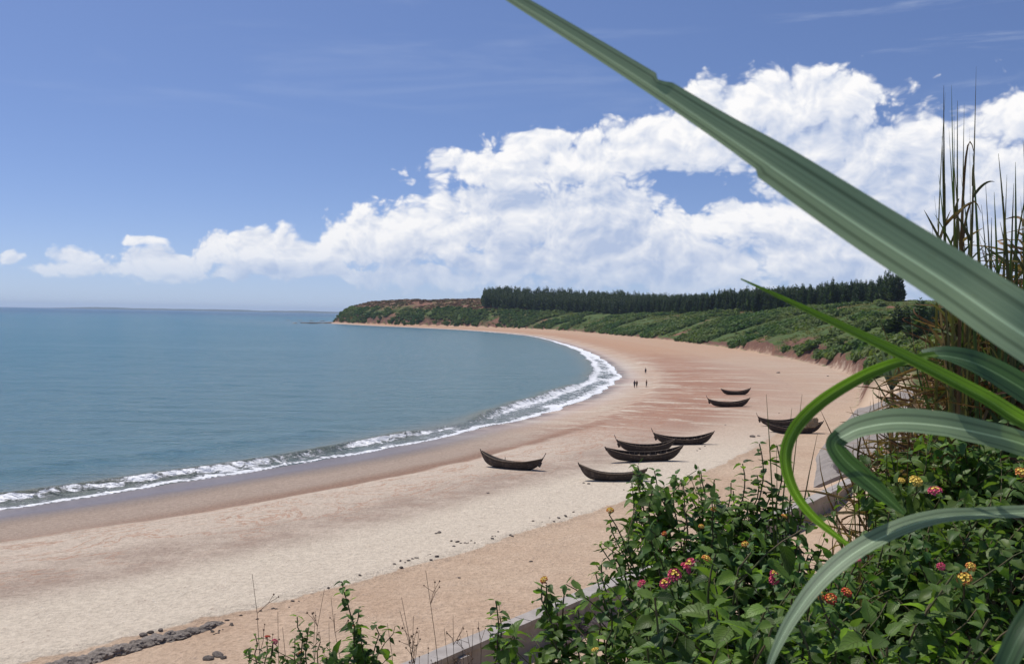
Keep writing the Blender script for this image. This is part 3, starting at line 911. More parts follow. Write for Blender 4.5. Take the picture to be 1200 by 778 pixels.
# ------------------------------------------------------------------ people far along the beach
simple('skin', (0.13, 0.07, 0.045), (0.16, 0.09, 0.06), 5, .6)
simple('dark_cloth', (0.03, 0.03, 0.04), (0.06, 0.05, 0.06), 9, .9)
simple('brown_cloth', (0.11, 0.06, 0.045), (0.16, 0.09, 0.06), 9, .9)
simple('hair', (0.01, 0.009, 0.008), (0.02, 0.016, 0.014), 9, .7)
def person(px, py, hgt, rz, label, shirt, load=False, step=.16):
    p = at(px, py)
    r = empty('person', p, rz)
    r.scale = (hgt / 1.7,) * 3
    tag(r, label, 'person', None)
    V = [(0, 0, .95), (0, .01, 1.15), (0, .0, 1.38), (0, 0, 1.48), (0, .02, 1.56), (0, .03, 1.68)]
    R = [(.13, .10), (.13, .09), (.15, .10), (.05, .05), (.075, .085), (.06, .07)]
    E = [(0, 1), (1, 2), (2, 3), (3, 4), (4, 5)]
    for sg in (-1, 1):
        n = len(V)
        V += [(sg * .17, 0, 1.38), (sg * .23, -.02 * sg, 1.12), (sg * .24, .10 * sg, .88), (sg * .245, .13 * sg, .78)]
        R += [(.055, .055), (.042, .042), (.03, .03), (.03, .02)]
        E += [(2, n), (n, n + 1), (n + 1, n + 2), (n + 2, n + 3)]
        n = len(V)
        V += [(sg * .09, 0, .88), (sg * .10, step * sg * .5 + .03, .48), (sg * .10, step * sg, .08), (sg * .11, step * sg + .14, .03)]
        R += [(.085, .085), (.058, .06), (.038, .04), (.035, .025)]
        E += [(0, n), (n, n + 1), (n + 1, n + 2), (n + 2, n + 3)]
    me = bpy.data.meshes.new('body'); me.from_pydata(V, E, [])
    me.materials.append(MATS['skin'])
    o = link('body', me, r)
    sk = o.modifiers.new('skin', 'SKIN'); sk.use_smooth_shade = True
    for sv, rr in zip(me.skin_vertices[0].data, R): sv.radius = rr
    me.skin_vertices[0].data[0].use_root = True
    ss = o.modifiers.new('sub', 'SUBSURF'); ss.levels = 1; ss.render_levels = 1
    mb = MB(); mb.tube([(0, 0, .93), (0, 0, 1.15), (0, 0, 1.38), (0, 0, 1.46)], [.17, .165, .2, .07], 10)
    for sg in (-1, 1): mb.tube([(sg * .14, 0, 1.39), (sg * .22, -.02 * sg, 1.16)], [.08, .07], 8)
    mb.build('shirt', shirt, o, True)
    mb = MB(); mb.tube([(0, 0, 1.0), (0, 0, .84)], [.17, .18], 10)
    for sg in (-1, 1): mb.tube([(sg * .09, 0, .9), (sg * .10, step * sg * .5 + .03, .46)], [.11, .09], 8)
    mb.build('trousers', 'dark_cloth', o, True)
    bm = bmesh.new(); bmesh.ops.create_icosphere(bm, subdivisions=2, radius=.105)
    hm = bpy.data.meshes.new('hair'); bm.to_mesh(hm); bm.free(); hm.materials.append(MATS['hair'])
    link('hair', hm, o, Matrix.Translation((0, -.015, 1.66)))
    return r
person(743.5, 454.5, 1.7, .3, 'person in dark clothes walking side by side with a companion in brown', 'dark_cloth')
person(746.2, 454.2, 1.62, .2, 'person in brown shirt walking close beside one in dark clothes', 'brown_cloth')
person(757.5, 454.0, 1.68, 1.2, 'person in brown shirt walking a few steps apart from the close pair', 'brown_cloth')
person(756.5, 438.3, 1.7, -.4, 'person in dark clothes farther along the beach, alone', 'dark_cloth')

# ------------------------------------------------------------------ leafy materials
def leaf_mat(name, c1, c2, trans=0.35, rough=0.5, scale=0.0, objrand=0.5, veins=None, spec=0.3, hue=0.03):
    m, M, b, out = new_mat(name)
    oi = M.n('ShaderNodeObjectInfo')
    if scale:
        geo = M.n('ShaderNodeNewGeometry')
        c = M.mix(M.mr(M.noise(geo.outputs['Position'], scale, 3, 0.7), 0.32, 0.68), c1, c2)
    else:
        c = M.mix(oi.outputs['Random'], c1, c2)
    hs = M.n('ShaderNodeHueSaturation')
    rr = M.m('FRACT', M.m('MULTIPLY', oi.outputs['Random'], 7.31))
    M.link(M.m('MULTIPLY_ADD', rr, objrand, 1 - objrand / 2), hs.inputs['Value'])
    M.link(M.m('MULTIPLY_ADD', oi.outputs['Random'], hue, 0.5 - hue / 2), hs.inputs['Hue'])
    M.link(c, hs.inputs['Color'])
    c = hs.outputs[0]
    if veins:
        tcn = M.n('ShaderNodeTexCoord')
        su = M.n('ShaderNodeSeparateXYZ'); M.link(tcn.outputs['UV'], su.inputs[0])
        U, Vv = su.outputs[0], su.outputs[1]
        au = M.m('ABSOLUTE', M.m('SUBTRACT', U, 0.5))
        if veins == 'pinnate':
            w = M.m('SINE', M.m('MULTIPLY', M.m('SUBTRACT', Vv, M.m('MULTIPLY', au, 0.55)), 50.0))
            vm_ = M.m('MAXIMUM', M.mr(au, 0.035, 0.008), M.m('MULTIPLY', M.mr(w, 0.72, 1.0), 0.6))
            M.link(M.bump(M.m('SUBTRACT', 1.0, vm_), 0.006, 0.8), b.inputs['Normal'])
            c = M.mix(M.m('MULTIPLY', vm_, 0.35), c, (0.16, 0.22, 0.09))
        else:
            fine = M.noise(M.xyz(M.m('MULTIPLY', U, 38.0), M.m('MULTIPLY', Vv, 0.8)), 1.0, 3, 0.6)
            c = M.mix(M.mr(fine, 0.35, 0.7, 0.0, 0.45), c, tuple(x * 0.55 for x in c1))
            c = M.mix(M.mr(au, 0.05, 0.015), c, tuple(min(1, x * 1.9 + .06) for x in c2))
            wide = M.noise(M.xyz(M.m('MULTIPLY', U, 7.0), M.m('MULTIPLY', Vv, 0.12)), 1.0, 2, 0.5)
            c = M.mix(M.mr(wide, 0.46, 0.62, 0.0, 0.75), c, tuple(x * 0.38 for x in c1))
            mot = M.noise(M.xyz(M.m('MULTIPLY', U, 3.0), M.m('MULTIPLY', Vv, 9.0)), 1.0, 4, 0.7)
            c = M.mix(M.mr(mot, 0.55, 0.75, 0.0, 0.3), c, (0.16, 0.17, 0.06))
            M.link(M.bump(fine, 0.0006, 0.7), b.inputs['Normal'])
    M.link(c, b.inputs['Base Color'])
    b.inputs['Roughness'].default_value = rough
    b.inputs['Specular IOR Level'].default_value = spec
    tr = M.n('ShaderNodeBsdfTranslucent')
    M.link(M.mix(1.0, c, (1.25, 1.35, 0.55), 'MULTIPLY'), tr.inputs[0])
    mx = M.n('ShaderNodeMixShader'); mx.inputs[0].default_value = trans
    M.link(b.outputs[0], mx.inputs[1]); M.link(tr.outputs[0], mx.inputs[2]); M.link(mx.outputs[0], out.inputs[0])
    return m
leaf_mat('scrub_leaf', (0.070, 0.145, 0.038), (0.150, 0.205, 0.060), 0.4, 0.6, 0.06, 0.5)
leaf_mat('scrub_far', (0.070, 0.140, 0.040), (0.165, 0.205, 0.070), 0.4, 0.7, 0.03, 0.0, hue=0)
leaf_mat('headland_red', (0.20, 0.095, 0.06), (0.13, 0.12, 0.05), 0.15, 0.8, 0.03, 0.0, hue=0)
leaf_mat('casuarina', (0.042, 0.072, 0.034), (0.070, 0.100, 0.048), 0.3, 0.7, 0.08, 0.5)
simple('bark', (0.07, 0.05, 0.04), (0.12, 0.09, 0.07), 3.0, 0.95)
leaf_mat('lantana_leaf', (0.058, 0.135, 0.030), (0.185, 0.270, 0.050), 0.46, 0.48, 0, 0.95, 'pinnate', 0.35)
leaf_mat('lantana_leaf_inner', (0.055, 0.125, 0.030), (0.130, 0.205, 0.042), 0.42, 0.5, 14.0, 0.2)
simple('stem', (0.09, 0.10, 0.04), (0.13, 0.09, 0.05), 30.0, 0.8)
simple('twig', (0.15, 0.09, 0.06), (0.22, 0.14, 0.09), 30.0, 0.9)
leaf_mat('blade_pale', (0.215, 0.31, 0.175), (0.28, 0.37, 0.23), 0.35, 0.42, 0, 0.15, 'parallel', 0.4, 0.01)
leaf_mat('blade_lime', (0.10, 0.21, 0.02), (0.15, 0.26, 0.035), 0.5, 0.45, 0, 0.15, 'parallel', 0.3, 0.01)
leaf_mat('blade_dark', (0.05, 0.11, 0.045), (0.075, 0.14, 0.055), 0.3, 0.42, 0, 0.15, 'parallel', 0.4, 0.01)
leaf_mat('reed', (0.075, 0.085, 0.035), (0.12, 0.10, 0.05), 0.3, 0.6, 0, 0.7, None, 0.2, 0.04)
leaf_mat('straw', (0.20, 0.125, 0.065), (0.36, 0.26, 0.15), 0.25, 0.7, 6.0, 0.5, None, 0.2)
leaf_mat('reed_green', (0.06, 0.10, 0.03), (0.10, 0.14, 0.045), 0.3, 0.6, 0, 0.5, None, 0.2, 0.04)
leaf_mat('dead_brown', (0.10, 0.052, 0.028), (0.20, 0.115, 0.06), 0.2, 0.8, 6.0, 0.5, None, 0.2)
leaf_mat('agave', (0.17, 0.23, 0.17), (0.22, 0.28, 0.21), 0.2, 0.5, 0, 0.3, None, 0.3)
for nm_, c1, c2 in (('petal_pink', (0.62, 0.06, 0.14), (0.75, 0.16, 0.22)), ('petal_red', (0.55, 0.05, 0.04), (0.68, 0.12, 0.06)), ('petal_orange', (0.70, 0.24, 0.05), (0.75, 0.34, 0.09)), ('petal_yellow', (0.78, 0.52, 0.07), (0.80, 0.62, 0.16))):
    simple(nm_, c1, c2, 60.0, 0.6)

# ------------------------------------------------------------------ trees and scrub on the slopes
def join_np(name, V, F, copies, mat):
    """many transformed copies as one mesh; copies = list of (x,y,z,sx,sz,rot,variant)"""
    VV, FF, off_ = [], [], 0
    for (x, y, z, sx_, sz_, rot, k) in copies:
        v = V[k]
        c_, s_ = math.cos(rot), math.sin(rot)
        w = np.empty_like(v)
        w[:, 0] = (v[:, 0] * c_ - v[:, 1] * s_) * sx_ + x
        w[:, 1] = (v[:, 0] * s_ + v[:, 1] * c_) * sx_ + y
        w[:, 2] = v[:, 2] * sz_ + z
        VV.append(w); FF.append(F[k] + off_); off_ += len(v)
    return mesh_np(name, np.concatenate(VV), np.concatenate(FF), mat, smooth=False)

def bush_np(seed, nleaf, size, core=True):
    r = np.random.default_rng(seed)
    lob = [(r.uniform(-.5, .5), r.uniform(-.5, .5), r.uniform(.25, .62), r.uniform(.32, .6)) for _ in range(6)]
    V, F = [], []
    for i in range(nleaf):
        l = lob[r.integers(6)]
        dv = r.normal(size=3); dv[2] = abs(dv[2]) * .8 - .1
        dv /= np.linalg.norm(dv)
        p = np.array(l[:3]) + dv * l[3] * r.uniform(.75, 1.06)
        p[2] = max(p[2], .02)
        a = np.cross(dv, r.normal(size=3)); a /= np.linalg.norm(a) + 1e-6
        b2 = np.cross(dv, a) * .75 + dv * r.uniform(-.5, .5)
        sz = size * r.uniform(.6, 1.3)
        n = len(V)
        V += [p - a * sz * .6, p - b2 * sz * .45, p + a * sz * .6 - dv * sz * .2, p + b2 * sz * .45]
        F.append((n, n + 1, n + 2, n + 3))
    if core:
        for l in lob:
            n = len(V)
            rr = l[3] * .82
            for th in range(6):
                V.append(np.array([l[0] + rr * math.cos(th * 1.047), l[1] + rr * math.sin(th * 1.047), max(0.0, l[2] - .3)]))
            for th in range(6):
                V.append(np.array([l[0] + rr * .6 * math.cos(th * 1.047 + .5), l[1] + rr * .6 * math.sin(th * 1.047 + .5), l[2] + rr * .72]))
            for th in range(6):
                F.append((n + th, n + (th + 1) % 6, n + 6 + (th + 1) % 6, n + 6 + th))
            F.append((n + 6, n + 7, n + 8, n + 9)); F.append((n + 9, n + 10, n + 11, n + 6))
    return np.array(V, np.float32), np.array(F, np.int32)

def casu_np(seed, nb, w=1.0):
    r = np.random.default_rng(seed)
    V, F = [], []
    for i in range(nb):
        h = .10 + .90 * (i + r.uniform(0, 1)) / nb
        a = i * 2.4 + r.uniform(-.5, .5)
        L = (0.20 * (1 - h) ** .75 + .018) * r.uniform(.65, 1.2) * w
        dr = np.array([math.cos(a), math.sin(a), r.uniform(.25, .75)])
        tip = np.array([0, 0, h]) + dr * L
        root = np.array([0, 0, h - .015])
        for q in range(2):
            side = np.array([-math.sin(a), math.cos(a), 0]) if q == 0 else np.array([0, 0, 1.0])
            wd_ = L * r.uniform(.24, .42) + .004
            mid = root * .42 + tip * .58
            mid[2] -= .012
            n = len(V)
            V += [root, mid - side * wd_, tip + r.normal(size=3) * .006, mid + side * wd_]
            F.append((n, n + 1, n + 2, n + 3))
    return np.array(V, np.float32), np.array(F, np.int32)

def fpx(x, y):
    k = FPX / y
    return W_ / 2 + x * k

# forest points
pts = []
rr_ = random.Random(5)
Y = 535.0
fx_, fy_ = [], []
yy = np.arange(535, 1330, 5.2)
for Y in yy:
    xt = np.interp(Y, TOE[:, 1][(TOE[:, 1] > 150) & (TOE[:, 0] < 130)][:200], TOE[:, 0][(TOE[:, 1] > 150) & (TOE[:, 0] < 130)][:200])
    for X in np.arange(-60, xt + 330, 5.2):
        fx_.append(X + rr_.uniform(-2.2, 2.2)); fy_.append(Y + rr_.uniform(-2.2, 2.2))
fx_, fy_ = np.array(fx_), np.array(fy_)
fz_, _, _, ft_, _ = terrain(fx_, fy_, True)
fpxx = 600 + fx_ / fy_ * FPX
tmin = np.interp(fy_, [535, 700, 1000, 1100, 1200], [98, 74, 62, 46, 40]) + 14 * (fbm(fx_ / 30, fy_ / 30, 2, 4) - .5)
ok = (ft_ > tmin) & (ft_ < tmin + 95) & (fpxx > 566) & (fpxx < 1046 + 12 * rng.random(len(fx_)))
ok &= (ft_ < tmin + 32) | (rng.random(len(fx_)) < .45)
forest = [(x, y, z, t - tm) for x, y, z, t, tm in zip(fx_[ok], fy_[ok], fz_[ok], ft_[ok], tmin[ok])]
forest.sort(key=lambda q: q[1] * (1 if q[3] < 14 else 1.6))
CV = [casu_np(k, 64) for k in range(4)]
cm = [mesh_np('crown', v, f, 'casuarina', False) for v, f in CV]
tm_ = MB(); tm_.tube([(0, 0, -.02), (.004, 0, .3), (0, .003, .62), (0, 0, .95)], [.013, .010, .006, .002], 6)
trunk_me = tm_.mesh('trunk', 'bark', True)
def casu_tree(x, y, z, h, k, label, group, wide=1.0):
    o = empty('casuarina_tree', (x, y, z - .15), rr_.uniform(0, 6.28))
    o.scale = (h * wide, h * wide, h)
    link('trunk', trunk_me, o); link('crown', cm[k], o)
    tag(o, label, 'tree', group)
for i, (x, y, z, q) in enumerate(forest[:290]):
    casu_tree(x, y, z, rr_.uniform(14, 19), i % 4, 'slim dark casuarina tree on the front edge of the plantation ridge', 'casuarinas along the plantation edge', 1.05)
CL = [casu_np(50 + k, 30, 1.35) for k in range(4)]
rest = forest[290:]
fo = link('casuarina_plantation', join_np('casuarina_plantation', [v for v, f in CL], [f for v, f in CL], [(x, y, z - .2, hh_ * 1.15, hh_, rr_.uniform(0, 6.28), i % 4) for i, (x, y, z, q) in enumerate(rest) for hh_ in (rr_.uniform(14, 19),)], 'casuarina'))
tag(fo, 'dense dark plantation of casuarina trees reading as one mass along the ridge', 'trees', kind='stuff')
# darker stand near the right, seen below the broad blade
for i in range(26):
    px = rr_.uniform(1035, 1215); dep = rr_.uniform(205, 300)
    x, y = (px - 600) / FPX * dep, dep
    z = gz(x, y)
    top = 16 + (hor(px) - rr_.uniform(346, 372) - (6 if px < 1060 else 0) * -1) * dep / FPX
    casu_tree(x, y, z, max(5.0, min(13, top - z)), i % 4, 'dark bushy casuarina in the small stand on the slope above the eroded bank', 'casuarinas in the small stand', 1.9)

# scrub
NB = 120000
syy = 130 * (1560 / 130) ** rng.uniform(0, 1, NB); sxx = np.interp(syy, TOE[150:, 1][:200] if False else [130, 170, 205, 260, 316, 417, 547, 690, 850, 1000, 1100, 1165, 1230, 1325, 1405, 1460, 1560], [44, 59, 72, 90, 99, 106, 108, 97, 78, 48, 0, -60, -125, -195, -243, -262, -245]) + rng.uniform(-5, 190, NB)
sz_, _, _, st_, _ = terrain(sxx, syy, True)
spx = 600 + sxx / syy * FPX
gap = fbm(sxx / 22, syy / 22, 4, 101)
red = (syy > 1120) & (sz_ > 23 + 8 * (fbm(sxx / 40, syy / 40, 3, 9) - .5))
ok = (st_ > np.where(syy < 450, 2.2, 0.8)) & (st_ < 150) & (spx > 380) & (spx < 1260) & (gap > .40) & ((fbm(sxx / 60, syy / 60, 3, 202) > .40) | (syy > 1080)) & ~((syy < 172) & (st_ < 11)) & ~((gap > .62) & (st_ > 20) & (rng.random(NB) < .5))
ok &= ~(red & (rng.random(NB) < .3))
ok &= rng.random(NB) < np.clip(syy / 520, .28, 1) * .55
sc_pts = [(x, y, z, t, bool(r_)) for x, y, z, t, r_ in zip(sxx[ok], syy[ok], sz_[ok], st_[ok], red[ok])]
sc_pts.sort(key=lambda q: q[1] + (0 if q[3] < 30 else 120))
BV = [bush_np(k, 190, .26) for k in range(5)]
bmsh = [mesh_np('foliage', v, f, 'scrub_leaf', False) for v, f in BV]
stm = MB()
for k in range(5):
    a = k * 1.26; stm.tube([(0, 0, -.1), (.12 * math.cos(a), .12 * math.sin(a), .3), (.3 * math.cos(a), .3 * math.sin(a), .6)], [.03, .022, .01], 5)
stem_me = stm.mesh('stems', 'bark')
NI = 290
print('scrub', len(sc_pts), 'forest', len(forest))
for i, (x, y, z, t, r_) in enumerate(sc_pts[:NI]):
    o = empty('scrub_bush', (x, y, z - .1), rr_.uniform(0, 6.28))
    k = rr_.uniform(1.3, 2.7)
    o.scale = (k, k, k * rr_.uniform(.75, 1.15))
    link('stems', stem_me, o); link('foliage', bmsh[i % 5], o)
    tag(o, 'round green bush among the scrub above the eroded beach bank', 'bush', 'scrub bushes above the beach')
BL = [bush_np(60 + k, 34, .52) for k in range(5)]
far_g = [(x, y, z - .3, k_ * rr_.uniform(.9, 1.2), k_ * rr_.uniform(.7, 1.0), rr_.uniform(0, 6.28), i % 5) for i, (x, y, z, t, r_) in enumerate(sc_pts[NI:]) if not r_ for k_ in (rr_.uniform(1.5, 2.6) * (1 + .45 * min(1, y / 900)),)]
far_r = [(x, y, z - .3, 2.4 * rr_.uniform(.7, 1.2), rr_.uniform(.8, 1.5), rr_.uniform(0, 6.28), i % 5) for i, (x, y, z, t, r_) in enumerate(sc_pts[NI:]) if r_]
o = link('scrub', join_np('scrub', [v for v, f in BL], [f for v, f in BL], far_g, 'scrub_far')); tag(o, 'unbroken green scrub covering the far slopes behind the beach', 'scrub', kind='stuff')
NG = 60000
gy2 = 140 * (1500 / 140) ** rng.uniform(0, 1, NG)
gx2 = np.interp(gy2, [130, 170, 205, 260, 316, 417, 547, 690, 850, 1000, 1100, 1165, 1230, 1325, 1405, 1460, 1560], [44, 59, 72, 90, 99, 106, 108, 97, 78, 48, 0, -60, -125, -195, -243, -262, -245]) + rng.uniform(2, 170, NG)
gz2, _, _, gt2, _ = terrain(gx2, gy2, True)
gp2 = 600 + gx2 / gy2 * FPX
okg = (gt2 > 3) & (gt2 < 140) & (gp2 > 390) & (gp2 < 1250) & ~((gy2 < 172) & (gt2 < 11)) & (fbm(gx2 / 14, gy2 / 14, 3, 303) > .45) & ~((gy2 > 1120) & (gz2 > 24)) & (rng.random(NG) < np.clip(gy2 / 500, .3, 1) * .5)
LG = [bush_np(90 + k, 16, .5, False) for k in range(5)]
cg = [(x, y, z - .1, k_ * (1 + y / 700), k_ * .5 * (1 + y / 900), rr_.uniform(0, 6.28), i % 5) for i, (x, y, z) in enumerate(zip(gx2[okg], gy2[okg], gz2[okg])) for k_ in (rr_.uniform(.6, 1.3),)]
leaf_mat('herb', (0.10, 0.14, 0.04), (0.19, 0.19, 0.075), 0.35, 0.7, 0.05, 0.0, hue=0)
print('herbs', len(cg))
o = link('rough_grass', join_np('rough_grass', [v for v, f in LG], [f for v, f in LG], cg, 'herb')); tag(o, 'rough yellowish grass between the scrub on the slopes', 'grass', kind='stuff')
o = link('heath', join_np('heath', [v for v, f in BL], [f for v, f in BL], far_r, 'headland_red')); tag(o, 'low rust red heath on top of the headland', 'heath', kind='stuff')

# ------------------------------------------------------------------ foreground lantana shrubs
def leaf_mesh(seed, droop, fold):
    r = random.Random(seed)
    nl, na = 8, 5
    V, UV, F = [], [], []
    for i in range(nl):
        v = i / (nl - 1)
        w = 0.33 * (math.sin(math.pi * min(1, v * .92 + .08) ** .72)) ** .85 if i < nl - 1 else 0.0
        w *= (1 + (.07 if i % 2 else -.07))
        for k in range(na):
            u = k / (na - 1) * 2 - 1
            x = v
            y = u * w
            z = abs(u) * w * fold - droop * v * v + .015 * math.sin(v * 9 + u * 2 + seed) + (r.uniform(-.012, .012) if 0 < i < nl - 1 else 0)
            V.append((x, y, z)); UV.append((u * .5 + .5, v))
    for i in range(nl - 1):
        for k in range(na - 1):
            a = i * na + k
            F.append((a, a + 1, a + na + 1, a + na))
    mb = MB(); mb.add(V, F, UV)
    mb.add([(-.18, -.012, .0), (-.18, .012, 0), (.02, .012, 0), (.02, -.012, 0)], [(0, 3, 2, 1)], [(.5, 0)] * 4)
    return mb
LEAF = [leaf_mesh(k, dr, fo_) for k, (dr, fo_) in enumerate([(.12, .25), (.28, .35), (.42, .2), (.2, .5), (.55, .4), (.05, .15)])]
LEAFM = [l.mesh('leaf', 'lantana_leaf', True) for l in LEAF]
LNP = [(np.array(l.v, np.float32), [f for f in l.f]) for l in LEAF]

def flower_mesh(seed, outer, inner):
    r = random.Random(seed)
    mb, mi = MB(), []
    n = 26
    for i in range(n):
        f = (i + .5) / n
        th = i * 2.4
        ph = math.acos(1 - f * .95)
        d = Vector((math.sin(ph) * math.cos(th), math.sin(ph) * math.sin(th), math.cos(ph)))
        c = Vector((d.x * 1.0, d.y * 1.0, d.z * .55))
        a = d.orthogonal().normalized(); b2 = d.cross(a)
        s = .24 * r.uniform(.8, 1.2)
        n0 = len(mb.f)
        rot = r.uniform(0, 3)
        ring = [c + (a * math.cos(rot + k * 1.257) + b2 * math.sin(rot + k * 1.257)) * s + d * r.uniform(0, .08) for k in range(5)]
        mb.add([c - d * .1] + ring + [c - d * .45], [(0, k + 1, (k + 1) % 5 + 1) for k in range(5)] + [(6, (k + 1) % 5 + 1, k + 1) for k in range(5)])
        mi += [1 if f < (.16 if 'pink' in outer else .3) else 0] * 10
    me = mb.mesh('flower_head', [outer, inner])
    me.polygons.foreach_set('material_index', mi)
    return me
FLO = {'pink': flower_mesh(1, 'petal_pink', 'petal_yellow'), 'red': flower_mesh(2, 'petal_red', 'petal_orange'), 'orange': flower_mesh(3, 'petal_orange', 'petal_yellow'), 'yellow': flower_mesh(4, 'petal_yellow', 'petal_yellow'), 'rose': flower_mesh(5, 'petal_pink', 'petal_pink')}

def basis(a, n):
    a = a.normalized()
    s = n.cross(a)
    if s.length < 1e-4: s = a.orthogonal()
    s.normalize()
    n = a.cross(s)
    return Matrix(((a.x, s.x, n.x), (a.y, s.y, n.y), (a.z, s.z, n.z)))

def lantana(label, base, tips, leaf=.06, leaf_from=.45, twigs=2, flowers=(), cap=300, spacing=.05, group='lantana shrubs on the bank', seed=0):
    """tips: list of tip points; flowers: list of (tip point, colour)"""
    r = random.Random(seed)
    root = empty('lantana_shrub', base)
    tag(root, label, 'shrub', group)
    st = MB()
    leaves = []
    def put(p, axis, up, size):
        axis = (axis + Vector((r.gauss(0, .18), r.gauss(0, .18), r.gauss(0, .15)))).normalized()
        n = (up + Vector((r.gauss(0, .5), r.gauss(0, .5), r.gauss(0, .2)))).normalized()
        mt = Matrix.Translation(p + axis * size * .16) @ basis(axis, n).to_4x4() @ Matrix.Diagonal((size, size * r.uniform(.85, 1.15), size, 1))
        leaves.append((mt, r.randrange(6), p, size))
    def branch(p0, p1, ctrl, r0, r1, f0, side_twigs, lsize, depth=0):
        L = (p1 - p0).length
        n = max(4, int(L / .07))
        pts_ = []
        wob = r.uniform(0, 6)
        for i in range(n + 1):
            t = i / n
            q = p0 * (1 - t) ** 2 + ctrl * 2 * t * (1 - t) + p1 * t * t
            q = q + Vector((math.sin(i * .9 + wob) * .010 + r.gauss(0, .004), math.cos(i * .7 + wob) * .010 + r.gauss(0, .004), 0)) * (1 if i else 0)
            pts_.append(q)
        st.tube(pts_, [r0 + (r1 - r0) * i / n for i in range(n + 1)], 5, False)
        ln = max(2, int(L * (1 - f0) / spacing))
        ph = r.uniform(0, 3.14)
        for j in range(ln + 1):
            t = f0 + (1 - f0) * j / ln
            i = min(n - 1, int(t * n)); q = pts_[i].lerp(pts_[i + 1], t * n - i)
            tg = (pts_[i + 1] - pts_[i]).normalized()
            a = tg.orthogonal().normalized(); b2 = tg.cross(a)
            ph += 1.57 + r.uniform(-.25, .25)
            k_ = (1 - .5 * max(0, t - .7) / .3) * r.uniform(.75, 1.15)
            for sgn in (0, math.pi):
                if r.random() < .08: continue
                o_ = a * math.cos(ph + sgn) + b2 * math.sin(ph + sgn)
                put(q, o_ * .85 + tg * r.uniform(.1, .55) + Vector((0, 0, -r.uniform(.05, .5))), Vector((0, 0, 1)) + tg * .3, lsize * k_)
        if depth == 0:
            for j in range(side_twigs):
                t = r.uniform(f0 * .8, .92)
                i = min(n - 1, int(t * n)); q = pts_[i]
                tg = (pts_[i + 1] - pts_[i]).normalized()
                a = r.uniform(0, 6.28)
                out_ = (Vector((math.cos(a), math.sin(a), .45)) + tg * .5).normalized()
                ll = r.uniform(.10, .24)
                branch(q, q + out_ * ll, q + out_ * ll * .5 + Vector((0, 0, .02)), r1 * 1.1, r1 * .6, .2, 0, lsize * .85, 1)
    I = -Vector(base)
    for tp in list(tips) + [f[0] for f in flowers]:
        b0 = Vector((r.gauss(0, .06), r.gauss(0, .06), -.03))
        tl = Vector(tp) + I
        c_ = b0.lerp(tl, .5) + Vector((-tl.x * .25, -tl.y * .25, tl.z * .22))
        branch(b0, tl, c_, .0065, .0022, leaf_from, twigs, leaf)
    for fp, colr, fs in flowers:
        p = Vector(fp) + I
        d = (Vector((r.gauss(0, .35), -.45 + r.gauss(0, .3), .9))).normalized()
        st.tube([p, p + d * .02], [.0016, .0016], 5)
        link('flower_head', FLO[colr], root, Matrix.Translation(p + d * .02) @ basis(d.orthogonal(), d).to_4x4() @ Matrix.Diagonal((fs, fs, fs, 1)))
    st.build('stems', 'stem', root, True)
    # the leaves that show largest are single parts; the rest one part
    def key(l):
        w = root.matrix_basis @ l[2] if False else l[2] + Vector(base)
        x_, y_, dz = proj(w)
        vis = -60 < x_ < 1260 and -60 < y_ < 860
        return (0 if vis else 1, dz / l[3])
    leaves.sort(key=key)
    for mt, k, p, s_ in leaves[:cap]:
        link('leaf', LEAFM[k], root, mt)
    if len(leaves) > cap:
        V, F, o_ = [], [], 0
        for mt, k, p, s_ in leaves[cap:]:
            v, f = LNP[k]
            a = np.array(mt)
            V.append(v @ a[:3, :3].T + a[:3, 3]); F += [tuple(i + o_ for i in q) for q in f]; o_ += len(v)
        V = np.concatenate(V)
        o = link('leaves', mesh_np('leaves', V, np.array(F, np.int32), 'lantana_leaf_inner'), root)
        o['kind'] = 'stuff'
    return root

def gbase(px, py, dep):
    p = P(px, py, dep)
    return Vector((p.x, p.y, gz(p.x, p.y)))

def clump(label, px, py, dep, rx, rz_, nst, flowers, seed, leaf=.06, twigs=4, frm=.5, spacing=.045):
    """a rounded shrub whose crown is centred on the point, rx/rz in metres"""
    r = random.Random(seed * 7 + 1)
    c = P(px, py, dep)
    tips = []
    while len(tips) < nst:
        v = Vector((r.uniform(-1, 1), r.uniform(-1, 1), r.uniform(-.55, 1)))
        if .35 < v.length < 1:
            tips.append(c + Vector((v.x * rx, v.y * rx * .8, v.z * rz_)))
    b = Vector((c.x + r.uniform(-.1, .1), c.y + .12, 0)); b.z = gz(b.x, b.y)
    fl = [(P(fx, fy, dep - rx * .75 if dd is None else dd), cc, fs) for fx, fy, cc, fs, dd in flowers]
    return lantana(label, b, tips, leaf * 1.12, frm, twigs, fl, seed=seed, spacing=spacing)

# sprigs standing clear against the sand
def sprig(label, tips_px, dep, basepx, seed, leaf=.055, twigs=0, frm=.35, flowers=(), spacing=.036):
    b = gbase(basepx[0], basepx[1], dep)
    return lantana(label, b, [P(x, y, dep + random.Random(i + seed).uniform(-.12, .12)) for i, (x, y) in enumerate(tips_px)], leaf, frm, twigs, [(P(x, y, dep), c_, fs) for x, y, c_, fs in flowers], seed=seed, spacing=spacing)
sprig('tall leafy lantana shoot with one red flower, standing clear against the sand', [(404, 682), (418, 712), (440, 730), (428, 745)], 4.0, (430, 790), 1, .070, 2, .52, [(412, 737, 'red', .013)])
sprig('low lantana sprig with a red flower pair next to bare twigs', [(297, 742), (290, 760), (318, 752), (330, 772)], 4.0, (310, 790), 2, .05, 1, .72, [(313, 752, 'red', .012), (319, 754, 'rose', .012)])
sprig('lantana sprig with heart-like leaves between the red pair and the tall shoot', [(348, 722), (362, 735), (345, 748), (374, 752), (385, 768)], 4.1, (365, 795), 3, .058, 1, .68, [(353, 769, 'red', .012)])
